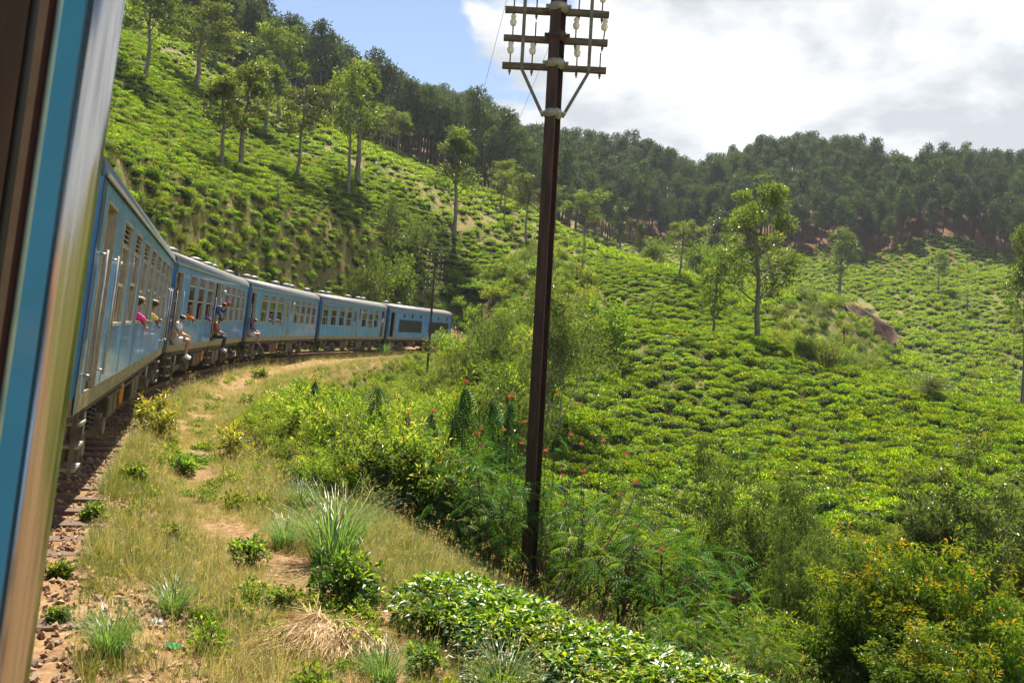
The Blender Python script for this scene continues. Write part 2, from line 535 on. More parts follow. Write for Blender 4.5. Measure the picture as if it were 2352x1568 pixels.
# ================================================================ the railway
M_BLUE = None
def paint_mat(name, base, dark, dust, rough=0.22, dust_z=1.35):
    """glossy coach paint, rain-streaked and dusty towards the sill"""
    m, t, o = new_mat(name)
    b = N(t, 'ShaderNodeBsdfPrincipled', Roughness=rough)
    b.inputs['Coat Weight'].default_value = 0.35; b.inputs['Coat Roughness'].default_value = 0.06
    tc = N(t, 'ShaderNodeTexCoord'); mp = N(t, 'ShaderNodeMapping')
    mp.inputs['Scale'].default_value = (5.0, 5.0, 0.35)
    t.links.new(tc.outputs['Object'], mp.inputs['Vector'])
    st = N(t, 'ShaderNodeTexNoise', Scale=1.6, Detail=6.0, Roughness=0.6)
    t.links.new(mp.outputs[0], st.inputs['Vector'])
    bl = N(t, 'ShaderNodeTexNoise', Scale=0.9, Detail=7.0, Roughness=0.62)
    t.links.new(tc.outputs['Object'], bl.inputs['Vector'])
    r1 = ramp(t, [(0.35, dark), (0.62, base)])
    t.links.new(st.outputs['Fac'], r1.inputs[0])
    fac = math_node(t, 'MULTIPLY', math_node(t, 'SUBTRACT', math_node(t, 'ADD', math_node(t, 'MULTIPLY', bl.outputs['Fac'], 0.75), math_node(t, 'MULTIPLY', st.outputs['Fac'], 0.45)), 0.58), 2.2, clamp=True)
    fac = math_node(t, 'MULTIPLY', fac, 0.85)
    mx = N(t, 'ShaderNodeMix', _data_type='RGBA')
    t.links.new(fac, mx.inputs['Factor']); t.links.new(r1.outputs[0], mx.inputs['A'])
    mx.inputs['B'].default_value = (*dust, 1)
    t.links.new(mx.outputs['Result'], b.inputs['Base Color'])
    rr = ramp(t, [(0.3, rough), (0.7, rough + 0.25)])
    t.links.new(bl.outputs['Fac'], rr.inputs[0]); t.links.new(rr.outputs[0], b.inputs['Roughness'])
    wv = N(t, 'ShaderNodeTexNoise', Scale=1.1, Detail=2.0)
    t.links.new(tc.outputs['Object'], wv.inputs['Vector'])
    bp = N(t, 'ShaderNodeBump', Strength=0.25, Distance=0.03)
    t.links.new(wv.outputs['Fac'], bp.inputs['Height']); t.links.new(bp.outputs[0], b.inputs['Normal'])
    t.links.new(b.outputs[0], o.inputs[0])
    return m

M_BLUE = paint_mat('sky_blue_coach_paint', (0.10, 0.33, 0.64), (0.045, 0.20, 0.47), (0.30, 0.37, 0.40))
M_NAVY = mat('navy_coach_paint', (0.008, 0.035, 0.13), (0.02, 0.06, 0.19), rough=0.3, scale=3, coat=0.3)
M_SKIRT = mat('dusty_skirt_paint', (0.20, 0.15, 0.085), (0.33, 0.27, 0.17), rough=0.6, scale=2.2, stretch=(1, 1, 5))
M_FRAME = mat('beige_window_rubber', (0.42, 0.38, 0.30), (0.30, 0.26, 0.20), rough=0.6, scale=6)
M_ALU = mat('worn_aluminium', (0.55, 0.55, 0.53), (0.38, 0.37, 0.34), rough=0.38, metal=0.85, scale=9)
M_CHROME = mat('bright_steel', (0.75, 0.75, 0.74), (0.62, 0.61, 0.59), rough=0.14, metal=1.0, scale=3, rough2=0.24)
M_DARK = mat('oily_underframe', (0.03, 0.022, 0.016), (0.085, 0.06, 0.04), rough=0.75, scale=5, bump=0.3)
M_BOGIE = mat('dusty_bogie_steel', (0.06, 0.045, 0.032), (0.17, 0.125, 0.085), rough=0.8, scale=6, bump=0.3)
M_INT = mat('brown_coach_interior', (0.055, 0.036, 0.02), (0.09, 0.06, 0.038), rough=0.6, scale=4)
M_SEAT = mat('maroon_seat_vinyl', (0.10, 0.015, 0.015), (0.15, 0.03, 0.025), rough=0.5)
M_RUBBER = mat('black_rubber', (0.008, 0.008, 0.008), (0.02, 0.02, 0.02), rough=0.6)
M_ORANGE = mat('orange_brake_wheel_paint', (0.55, 0.20, 0.02), (0.36, 0.11, 0.01), rough=0.5, scale=7)
M_GRILLE = mat('grey_green_radiator_grille', (0.025, 0.038, 0.042), (0.045, 0.06, 0.062), rough=0.55, scale=10)
M_WHITE = mat('weathered_white_enamel', (0.62, 0.60, 0.55), (0.42, 0.40, 0.36), rough=0.4, scale=7)
M_VENT = mat('pale_grey_ventilator_paint', (0.30, 0.30, 0.29), (0.18, 0.175, 0.165), rough=0.5, scale=6)
M_SLAT = mat('beige_louvre_slat', (0.38, 0.36, 0.29), (0.28, 0.25, 0.19), rough=0.6, scale=6)

def roof_mat():
    m, t, o = new_mat('dusty_grey_roof')
    b = N(t, 'ShaderNodeBsdfPrincipled', Roughness=0.5)
    tc = N(t, 'ShaderNodeTexCoord'); sp = N(t, 'ShaderNodeSeparateXYZ')
    t.links.new(tc.outputs['Object'], sp.inputs[0])
    nz = N(t, 'ShaderNodeTexNoise', Scale=1.3, Detail=7.0, Roughness=0.65)
    t.links.new(tc.outputs['Object'], nz.inputs['Vector'])
    h = math_node(t, 'ADD', sp.outputs['Z'], math_node(t, 'MULTIPLY', nz.outputs['Fac'], 0.22))
    k = N(t, 'ShaderNodeMapRange'); k.inputs['From Min'].default_value = 3.62; k.inputs['From Max'].default_value = 3.76
    t.links.new(h, k.inputs['Value'])
    grey = ramp(t, [(0.3, (0.09, 0.083, 0.073)), (0.7, (0.165, 0.155, 0.138))])
    blue = ramp(t, [(0.3, (0.06, 0.17, 0.30)), (0.7, (0.15, 0.27, 0.38))])
    for r_ in (grey, blue):
        t.links.new(nz.outputs['Fac'], r_.inputs[0])
    mx = N(t, 'ShaderNodeMix', _data_type='RGBA')
    t.links.new(k.outputs[0], mx.inputs['Factor']); t.links.new(blue.outputs[0], mx.inputs['A']); t.links.new(grey.outputs[0], mx.inputs['B'])
    t.links.new(mx.outputs['Result'], b.inputs['Base Color'])
    t.links.new(b.outputs[0], o.inputs[0])
    return m
M_ROOF = roof_mat()

def glass_mat():
    m, t, o = new_mat('dusty_window_glass')
    tr = N(t, 'ShaderNodeBsdfTransparent'); tr.inputs['Color'].default_value = (0.42, 0.45, 0.40, 1)
    gl = N(t, 'ShaderNodeBsdfGlossy', Roughness=0.05); gl.inputs['Color'].default_value = (0.9, 0.9, 0.9, 1)
    df = N(t, 'ShaderNodeBsdfDiffuse'); df.inputs['Color'].default_value = (0.18, 0.18, 0.15, 1)
    fr = N(t, 'ShaderNodeFresnel', IOR=1.5)
    fac = math_node(t, 'ADD', math_node(t, 'MULTIPLY', fr.outputs[0], 1.3), 0.06, clamp=True)
    a = N(t, 'ShaderNodeMixShader', i0=0.10)
    t.links.new(tr.outputs[0], a.inputs[1]); t.links.new(df.outputs[0], a.inputs[2])
    c = N(t, 'ShaderNodeMixShader')
    t.links.new(fac, c.inputs[0]); t.links.new(a.outputs[0], c.inputs[1]); t.links.new(gl.outputs[0], c.inputs[2])
    t.links.new(c.outputs[0], o.inputs[0])
    return m
M_GLASS = glass_mat()

ZS, ZB, ZG = 1.0, 1.2, 1.0 + HB + HT     # skirt bottom, body bottom, gutter

def rounded_ring(x0, x1, z0, z1, r, bw, y0, y1, n=4):
    """a rounded rectangular frame in the xz plane"""
    def loop(a0, a1, b0, b1, r):
        pts = []
        for cx_, cz_, t0 in ((a1 - r, b1 - r, 0), (a0 + r, b1 - r, 90), (a0 + r, b0 + r, 180), (a1 - r, b0 + r, 270)):
            for k in range(n + 1):
                t = math.radians(t0 + 90 * k / n)
                pts.append((cx_ + r * math.cos(t), cz_ + r * math.sin(t)))
        return pts
    out, inn = loop(x0, x1, z0, z1, r), loop(x0 + bw, x1 - bw, z0 + bw, z1 - bw, max(r - bw, 0.02))
    k = len(out)
    v = [(p[0], y0, p[1]) for p in out] + [(p[0], y0, p[1]) for p in inn] + [(p[0], y1, p[1]) for p in inn] + [(p[0], y1, p[1]) for p in out]
    f = []
    for i in range(k):
        j = (i + 1) % k
        f += [(i, j, k + j, k + i), (k + i, k + j, 2 * k + j, 2 * k + i), (3 * k + i, 3 * k + j, j, i)]
    return v, f

_shared = {}
def shared(key, fn):
    if key not in _shared: _shared[key] = fn()
    return _shared[key]

WZ0, WZ1 = 1.90, 3.27
def mk(fn, name, mats, smooth=False):
    mb = MB(); fn(mb); return mb.mesh(name, mats, smooth)

def add_window(car, xc, w, opened, y=0.0):
    """frame (with louvre slats, panes, rails and bars under it); local x centre"""
    k = (round(w, 2),)
    fm = shared(('wf',) + k, lambda: mk(lambda b: b.add(*rounded_ring(-w / 2, w / 2, WZ0, WZ1, 0.09, 0.045, -0.018, 0.05)), 'window_frame', M_FRAME))
    fr = obj('window', fm, car); fr.location = (xc, y, 0)
    iw = w / 2 - 0.047
    sl = shared(('ws',) + k, lambda: mk(lambda b: b.add([(-iw, 0.0, 0), (iw, 0.0, 0), (iw, 0.035, 0.035), (-iw, 0.035, 0.035), (-iw, 0.008, -0.006), (iw, 0.008, -0.006), (iw, 0.043, 0.029), (-iw, 0.043, 0.029)],
                [(0, 1, 2, 3), (7, 6, 5, 4), (0, 4, 5, 1), (2, 6, 7, 3)]), 'louvre_slat', M_SLAT))
    for i in range(4):
        o = obj('louvre_slat', sl, fr); o.location = (0, 0.0, 2.97 + i * 0.066)
    rl = shared(('wr',) + k, lambda: mk(lambda b: b.box(-iw, iw, 0.004, 0.04, -0.025, 0.025), 'window_rail', M_FRAME))
    for z in (2.945, 2.44 if not opened else 2.5):
        o = obj('window_rail', rl, fr); o.location = (0, 0.002, z)
    up = shared(('wp',) + k, lambda: mk(lambda b: b.box(-iw, iw, 0.020, 0.026, 2.47, 2.918), 'pane', M_GLASS))
    o = obj('pane', up, fr)
    bars = shared(('wb',) + k, lambda: mk(lambda b: b.box(-0.016, 0.016, 0.012, 0.034, WZ0 + 0.045, 2.413), 'sash_bar', M_FRAME))
    o = obj('sash_bar', bars, fr); o.location = (iw * 0.33, 0, 0)
    lo = shared(('wl',) + k, lambda: mk(lambda b: b.box(iw * 0.33 + 0.017, iw, 0.020, 0.026, WZ0 + 0.045, 2.412), 'pane', M_GLASS))
    if not opened:
        o = obj('pane', lo, fr)
        o = obj('sash_bar', bars, fr); o.location = (-iw * 0.33, 0, 0)
    return fr

def grab_rail(car, x, z0, z1, mats=None):
    b = MB()
    b.tube([(x, -0.07, z0), (x, -0.07, z1)], 0.014, 8)
    o = b.build('grab_rail', mats or M_ALU, car, True)
    for z in (z0 + 0.05, z1 - 0.05):
        k = MB().tube([(x, 0.0, z), (x, -0.07, z)], 0.014, 6).build('bracket', M_ALU, o, True)
    return o

def bogie(car, xc):
    o = MB()
    for y0, y1 in ((0.22, 0.36), (CAR_W - 0.36, CAR_W - 0.22)):
        prof = [(-1.55, 0.62), (-1.35, 0.74), (-0.75, 0.74), (-0.45, 0.5), (0.45, 0.5), (0.75, 0.74), (1.35, 0.74), (1.55, 0.62), (1.45, 0.54), (0.8, 0.56), (0.5, 0.34), (-0.5, 0.34), (-0.8, 0.56), (-1.45, 0.54)]
        n = len(prof)
        v = [(xc + p[0], y0, p[1]) for p in prof] + [(xc + p[0], y1, p[1]) for p in prof]
        f = [tuple(range(n)), tuple(range(2 * n - 1, n - 1, -1))] + [(i, n + i, n + (i + 1) % n, (i + 1) % n) for i in range(n)]
        o.add(v, f)
    o.box(xc - 0.3, xc + 0.3, 0.361, CAR_W - 0.361, 0.40, 0.66)
    b = o.build('bogie', M_BOGIE, car)
    wh = shared('wheel', lambda: mk(lambda m: m.lathe([(0.10, -0.03), (0.10, 0.0), (0.34, 0.02), (0.42, 0.0), (0.42, 0.12), (0.46, 0.13), (0.46, 0.16), (0.1, 0.16)], 20, axis='y'), 'wheel', M_BOGIE, True))
    ax = shared('axle_box', lambda: mk(lambda m: (m.box(-0.16, 0.16, -0.1, 0.06, -0.15, 0.17), m.lathe([(0.11, -0.16), (0.13, -0.14), (0.13, -0.1)], 10, axis='y')), 'axle_box', M_BOGIE))
    sp = shared('spring', lambda: mk(lambda m: m.tube([(0.085 * math.cos(t * 0.7), 0.085 * math.sin(t * 0.7), t / 45 * 0.30) for t in range(46)], 0.018, 5), 'spring', M_DARK, True))
    dp = shared('damper', lambda: mk(lambda m: (m.tube([(0, 0, 0), (0, 0, 0.28)], 0.035, 8), m.tube([(0, 0, 0.28), (0, 0, 0.5)], 0.02, 8)), 'damper', M_VENT, True))
    for dx in (-1.05, 1.05):
        for side in (0, 1):
            w = obj('wheel', wh, b); w.location = (xc + dx, 0.50 if side == 0 else CAR_W - 0.50, 0.46)
            if side: w.rotation_euler = (0, 0, math.pi)
            a = obj('axle_box', ax, b); a.location = (xc + dx, 0.20 if side == 0 else CAR_W - 0.20, 0.46)
            if side: a.rotation_euler = (0, 0, math.pi)
    for dx in (-0.22, 0.22):
        s_ = obj('spring', sp, b); s_.location = (xc + dx, 0.18, 0.52)
    d_ = obj('damper', dp, b); d_.location = (xc - 0.62, 0.14, 0.55)
    return b

def ladder(car, x, w=0.5, zbot=0.28):
    o = MB().box(x - w / 2 - 0.018, x - w / 2 + 0.018, 0.03, 0.075, zbot, 1.0).build('step_ladder', M_BOGIE, car)
    MB().box(x + w / 2 - 0.018, x + w / 2 + 0.018, 0.03, 0.075, zbot, 1.0).build('ladder_rail', M_BOGIE, o)
    n = 3
    for i in range(n):
        MB().box(x - w / 2 + 0.02, x + w / 2 - 0.02, 0.0, 0.16, zbot + 0.03 + i * 0.25, zbot + 0.065 + i * 0.25).build('step', M_ALU, o)
    return o

def door_leaf(car, x0, x1):
    """a closed door, with its window and a pair of panel lines"""
    b = MB().box(x0 + 0.004, x1 - 0.004, 0.03, 0.055, ZB + 0.004, 3.28)
    o = b.build('door', M_BLUE, car)
    f = MB(); f.add(*rounded_ring(x0 + 0.15, x1 - 0.15, 2.2, 3.05, 0.06, 0.035, 0.012, 0.028)); f.build('window_frame', M_FRAME, o)
    MB().box(x0 + 0.19, x1 - 0.19, 0.018, 0.024, 2.24, 3.01).build('pane', M_GLASS, o)
    MB().tube([(x0 + 0.1, -0.01, 2.0), (x0 + 0.1, -0.01, 2.16)], 0.012, 6).build('handle', M_CHROME, o)
    return o

def side_panels(b, ops, y0, y1, mi=0):
    """the body side as butted panels round its openings (x0, x1, z0, z1)"""
    xs = sorted({0.0, CAR_L} | {o[0] for o in ops} | {o[1] for o in ops})
    for a, c in zip(xs, xs[1:]):
        if c - a < 1e-4: continue
        z = ZB
        for z0, z1 in sorted((o[2], o[3]) for o in ops if o[0] < (a + c) / 2 < o[1]):
            if z0 > z + 0.001: b.box(a, c, y0, y1, z, z0, mi)
            z = max(z, z1)
        if z < ZG - 0.001: b.box(a, c, y0, y1, z, ZG, mi)

def roof_profile(k=14, lift=0.0, h=0.43):
    pr = []
    for i in range(k + 1):
        a = math.pi * i / k
        y = CAR_W / 2 - (CAR_W / 2 + 0.02) * math.copysign(abs(math.cos(a)) ** 0.82, math.cos(a))
        pr.append((y, ZG + 0.012 + lift + h * math.sin(a) ** 0.7))
    return pr

def make_car(name, label, feats, sA=None, sB=None, power=False, shift=0.0, group='blue carriages of the train', near=False):
    """feats: list of ('door'|'open'|'win'|'winopen'|'vent', t0, t1)"""
    car = empty(name)
    if sA is not None:
        pA = Vector((np.interp(sA, _s, TX), np.interp(sA, _s, TY), -HB + GRAD * sA))
        pB = Vector((np.interp(sB, _s, TX), np.interp(sB, _s, TY), -HB + GRAD * sB))
        ex = (pB - pA).normalized()
        rt = ex.cross(Vector((0, 0, 1))).normalized()
        up = rt.cross(ex).normalized()
        ez = (up * math.cos(CANT) + rt * math.sin(CANT)).normalized()
        ey = ez.cross(ex).normalized()
        org = pA - ez * SKIRT + rt * shift
        m = Matrix.Identity(4)
        for i in range(3):
            m[i][0], m[i][1], m[i][2], m[i][3] = ex[i], ey[i], ez[i], org[i]
        car.matrix_world = m
    tag(car, label, 'train car', group)
    L = CAR_L
    ops = []
    for kind, t0, t1 in feats:
        a, c = t0 * L, t1 * L
        if kind in ('door', 'open'): ops.append((a, c, ZB, 3.285))
        elif kind in ('win', 'winopen'): ops.append((a + 0.02, c - 0.02, WZ0 + 0.02, WZ1 - 0.02))
        elif kind == 'vent': ops.append((a + 0.02, c - 0.02, WZ0 + 0.5, WZ1 - 0.02))
        elif kind == 'small': ops.append((a + 0.02, c - 0.02, 2.88, 3.24))
        elif kind == 'grille': ops.append((a, c, 1.62, 2.72))
    body = MB()
    side_panels(body, ops, 0.0, 0.05)
    lops = [(t0 * L + 0.02, t1 * L - 0.02, WZ0 + 0.02, WZ1 - 0.02) for k, t0, t1 in feats if k in ('win', 'winopen')]
    o = body.build('body', M_BLUE, car)
    far = MB()
    side_panels(far, lops, CAR_W - 0.05, CAR_W)
    far.build('far_side', M_BLUE, car)
    # thin pressed ribs between panels
    for i in range(1, 8):
        x = L * i / 8 + 0.03
        if any(a - 0.02 < x < c + 0.02 and z0 < 1.7 for a, c, z0, z1 in ops): continue
        MB().box(x, x + 0.022, -0.006, -0.0005, ZB + 0.02, WZ0 - 0.06).build('panel_joint', M_BLUE, o)
    ds = sorted((t0 * L, t1 * L) for k, t0, t1 in feats if k in ('door', 'open'))
    sk = MB(); x = 0.0
    sk.box(0, L, 0.012, 0.06, ZS, ZB - 0.002)
    sk.build('skirt', M_SKIRT, car)
    # ends
    for x0 in (0.0, L - 0.06):
        e = MB()
        pr = roof_profile(14, -0.02, 0.42)
        prof = [(0.051, ZS + 0.05)] + [(min(max(p[0], 0.051), CAR_W - 0.051), p[1] - 0.006) for p in pr] + [(CAR_W - 0.051, ZS + 0.05)]
        e.extrude_yz(prof, x0, x0 + 0.06)
        e.build('end_wall', M_NAVY, car)
    # navy corner posts that wrap round onto the side
    for x0, x1 in ((-0.012, 0.27), (L - 0.10, L + 0.012)):
        MB().box(x0, x1, -0.010, -0.001, ZS + 0.02, ZG - 0.004).build('corner_post', M_NAVY, car)
    # roof
    b = MB()
    pr = roof_profile()
    inner = [(min(max(p[0], 0.03), CAR_W - 0.03), p[1] - 0.03) for p in pr][::-1]
    b.extrude_yz(pr + inner, -0.03, L + 0.03)
    rf = b.build('roof', M_ROOF, car, True)
    g = MB().box(0.02, L - 0.02, -0.045, -0.0215, ZG - 0.02, ZG + 0.03)
    g.build('gutter', M_FRAME, rf)
    vt = shared('vent', lambda: mk(lambda m: (m.lathe([(0.19, 0), (0.17, 0.07), (0.27, 0.075), (0.27, 0.11), (0.19, 0.115), (0.18, 0.17), (0.25, 0.175), (0.23, 0.22), (0.10, 0.26)], 14)), 'ventilator', M_VENT, True))
    for t in ((0.2, 0.28, 0.56, 0.72, 0.8) if not power else (0.12, 0.3)):
        v = obj('ventilator', vt, rf); v.location = (t * L, 1.15, ZG + 0.40)
    def cowl(m):
        m.add([(0, -0.35, 0), (0.9, -0.25, 0), (0.9, 0.25, 0), (0, 0.35, 0), (0.1, -0.3, 0.3), (0.55, -0.22, 0.25), (0.55, 0.22, 0.25), (0.1, 0.3, 0.3)],
              [(0, 1, 5, 4), (1, 2, 6, 5), (2, 3, 7, 6), (3, 0, 4, 7), (4, 5, 6, 7), (3, 2, 1, 0)])
    cw = shared('cowl', lambda: mk(cowl, 'air_scoop', M_DARK))
    if not power:
        v = obj('air_scoop', cw, rf); v.location = (0.7, 1.2, ZG + 0.41)
        v = obj('ventilator', vt, rf); v.location = (0.35, 1.2, ZG + 0.40)
    else:
        for x in (5.2, 8.0, 10.6):
            MB().box(x, x + 1.3, 0.8, 2.0, ZG + 0.40, ZG + 0.50).build('roof_hatch', M_ROOF, rf)
        MB().lathe([(0.16, 0.38), (0.16, 0.62), (0.12, 0.62)], 12, (6.9, 1.1, ZG)).build('exhaust', M_DARK, rf)
    # inside
    MB().box(0.07, L - 0.07, 0.06, CAR_W - 0.06, ZB + 0.004, ZB + 0.06).build('floor', M_INT, car)
    MB().box(0.07, L - 0.07, 0.06, CAR_W - 0.06, ZG - 0.03, ZG + 0.02).build('ceiling', M_SKIRT, car)
    seat = shared('seat', lambda: mk(lambda m: (m.box(-0.28, 0.28, 0, 1.0, 0.38, 0.48), m.box(-0.04, 0.04, 0, 1.0, 0.481, 1.15)), 'seat', M_SEAT))
    for k, t0, t1 in feats:
        if k in ('win', 'winopen'):
            for y in (0.12, 1.68):
                s_ = obj('seat', seat, car); s_.location = (t1 * L + 0.1, y, ZB + 0.061)
    # fittings
    for kind, t0, t1 in feats:
        a, c = t0 * L, t1 * L
        if kind in ('win', 'winopen'):
            add_window(car, (a + c) / 2, c - a, kind == 'winopen')
            w = add_window(car, (a + c) / 2, c - a, True)
            w.location = ((a + c) / 2, CAR_W, 0); w.rotation_euler = (0, 0, math.pi)
        elif kind == 'vent':
            f = MB(); f.add(*rounded_ring(a, c, WZ0 + 0.48, WZ1, 0.05, 0.03, -0.015, 0.05)); f = f.build('window', M_FRAME, car)
            MB().box(a + 0.03, c - 0.03, 0.02, 0.026, WZ0 + 0.51, WZ1 - 0.03).build('pane', M_GLASS, f)
            lp = MB().lathe([(0.02, -0.13), (0.07, -0.12), (0.075, -0.07), (0.05, -0.02), (0.04, 0)], 12, ((a + c) / 2, -0.02, 2.98), 'y').build('side_lamp', M_WHITE, car, True)
        elif kind == 'small':
            f = MB(); f.add(*rounded_ring(a, c, 2.86, 3.26, 0.08, 0.03, -0.015, 0.05)); f = f.build('window', M_FRAME, car)
            MB().box(a + 0.03, c - 0.03, 0.02, 0.026, 2.89, 3.23).build('pane', M_GLASS, f)
        elif kind == 'grille':
            f = MB(); f.add(*rounded_ring(a - 0.02, c + 0.02, 1.60, 2.74, 0.03, 0.04, -0.015, 0.05)); f = f.build('radiator_grille', M_BLUE, car)
            MB().box(a + 0.02, c - 0.02, 0.045, 0.05, 1.64, 2.70).build('backing', M_GRILLE, f)
            gs = MB().box(a + 0.025, c - 0.025, 0.012, 0.032, 0, 0.03).mesh('grille_slat', M_GRILLE)
            for i in range(17):
                q = obj('grille_slat', gs, f); q.location = (0, 0, 1.66 + i * 0.061)
        elif kind in ('door', 'open'):
            f = MB()
            for xa, xb in ((a, a + 0.03), (c - 0.03, c)):
                f.box(xa, xb, -0.012, 0.10, ZB, 3.285)
            f.box(a + 0.03, c - 0.03, -0.012, 0.10, 3.25, 3.285)
            f.build('door_frame', M_FRAME, car)
            if kind == 'door':
                door_leaf(car, a + 0.03, c - 0.03)
            if not near:
                grab_rail(car, a - 0.07, 1.35, 2.75); grab_rail(car, c + 0.07, 1.35, 2.75)
            ladder(car, (a + c) / 2)
    # running gear
    uf = MB().box(0.3, L - 0.3, 0.10, CAR_W - 0.10, 0.86, 0.998).build('underframe', M_DARK, car)
    bogie(car, 2.75); bogie(car, L - 2.75)
    for (x0, x1, y0, y1, z0, z1, nm) in ((5.3, 6.7, 0.18, 0.9, 0.36, 0.855, 'battery_box'), (8.9, 10.5, 0.15, 1.1, 0.34, 0.855, 'equipment_box'), (6.9, 8.0, 1.0, 2.0, 0.3, 0.855, 'fuel_tank')):
        q = MB().box(x0, x1, y0, y1, z0, z1).build(nm, M_DARK, car)
        for i in range(2):
            MB().box(x0 + 0.08 + i * (x1 - x0) / 2, x0 + (i + 1) * (x1 - x0) / 2 - 0.08, y0 - 0.02, y0 - 0.001, z0 + 0.06, z1 - 0.06).build('lid', M_BOGIE, q)
    for xh in (6.75,):
        hw = MB(); hw.lathe([(0.05, -0.02), (0.17, -0.02), (0.20, 0.0), (0.20, 0.03), (0.16, 0.035), (0.05, 0.02)], 18, (xh, 0.12, 0.68), 'y')
        hw.build('brake_wheel', M_ORANGE, car, True)
    for xh in (1.0, L - 1.0):
        MB().tube([(xh, 0.15, 0.95), (xh + 0.02, 0.1, 0.62), (xh - 0.1, 0.1, 0.42)], 0.03, 6).build('hanger_rod', M_BOGIE, car)
    MB().tube([(4.4, 0.12, 0.80), (8, 0.12, 0.77), (L - 4.4, 0.12, 0.80)], 0.022, 6).build('brake_pipe', M_BOGIE, car)
    # gangway bellows towards the next car
    b = MB()
    for i in range(5):
        x = L + 0.02 + i * 0.11
        w = 0.06 if i % 2 else 0.0
        prof = [(0.75 + w, 1.15), (CAR_W - 0.75 - w, 1.15), (CAR_W - 0.75 - w, 3.3 - w), (0.75 + w, 3.3 - w)]
        b.extrude_yz(prof, x, x + 0.10)
    if not power:
        b.build('gangway', M_RUBBER, car)
    if power:
        # driver's cab nose
        nb = MB()
        pr = [(0.0, ZS + 0.05), (0.0, ZG)] + roof_profile(10, 0, 0.42)[1:-1] + [(CAR_W, ZG), (CAR_W, ZS + 0.05)]
        n = len(pr)
        vs = []
        for x, sc in ((L + 0.001, 0.985), (L + 0.35, 0.95), (L + 0.6, 0.88)):
            vs += [(x, CAR_W / 2 + (p[0] - CAR_W / 2) * sc, 2.0 + (p[1] - 2.0) * sc) for p in pr]
        f = [(i * n + k, i * n + k + 1, (i + 1) * n + k + 1, (i + 1) * n + k) for i in range(2) for k in range(n - 1)] + [tuple(2 * n + k for k in range(n))]
        nb.add(vs, f); nb.build('cab_nose', M_NAVY, car)
    return car

STD = [('open', .018, .070), ('win', .138, .208), ('win', .235, .310), ('win', .337, .415), ('open', .442, .508), ('vent', .527, .550),
       ('win', .582, .660), ('win', .688, .758), ('win', .790, .857), ('win', .886, .953)]
def feats(base, **ch):
    r = list(base)
    for k, v in ch.items():
        i = int(k[1:]); r[i] = (v, r[i][1], r[i][2])
    return r
F1 = [('open', .035, .095)] + [('win' if i in (0, 2, 5) else 'winopen', .151 + .1065 * i, .219 + .1065 * i) for i in range(7)] + [('door', .905, .965)]
F2_ = feats(STD, _1='winopen', _2='winopen', _3='winopen')
F3 = feats(STD, _4='door', _2='winopen', _3='winopen')
F4 = [('win', .03, .1), ('winopen', .138, .208), ('winopen', .247, .317), ('win', .352, .422), ('door', .45, .51), ('vent', .53, .555), ('winopen', .585, .655), ('win', .69, .76), ('winopen', .79, .86), ('open', .915, .97)]
F5 = [('open', .03, .095)] + [('small', t, t + .035) for t in (.2, .32, .45, .61, .74, .89)] + [('grille', .15, .50), ('grille', .60, .955)]
def span(c):
    a = S0 + c * (CAR_L + CAR_GAP)
    return a, a + CAR_L
CARS = {}
CARS[1] = make_car('passenger_coach', 'blue coach closest to the chrome rail, seven louvred windows, two people leaning out', F1, *span(0))
CARS[2] = make_car('passenger_coach', 'second blue coach along, with a red-capped passenger hanging from its middle door', F2_, *span(1))
CARS[3] = make_car('passenger_coach', 'middle blue coach, passenger in blue top sitting in its end door', F3, *span(2))
CARS[4] = make_car('passenger_coach', 'blue coach coupled to the power car, passenger standing in its far door', F4, *span(3))
CARS[5] = make_car('power_car', 'blue power car with big grey radiator grilles at the head of the train', F5, *span(4), power=True)

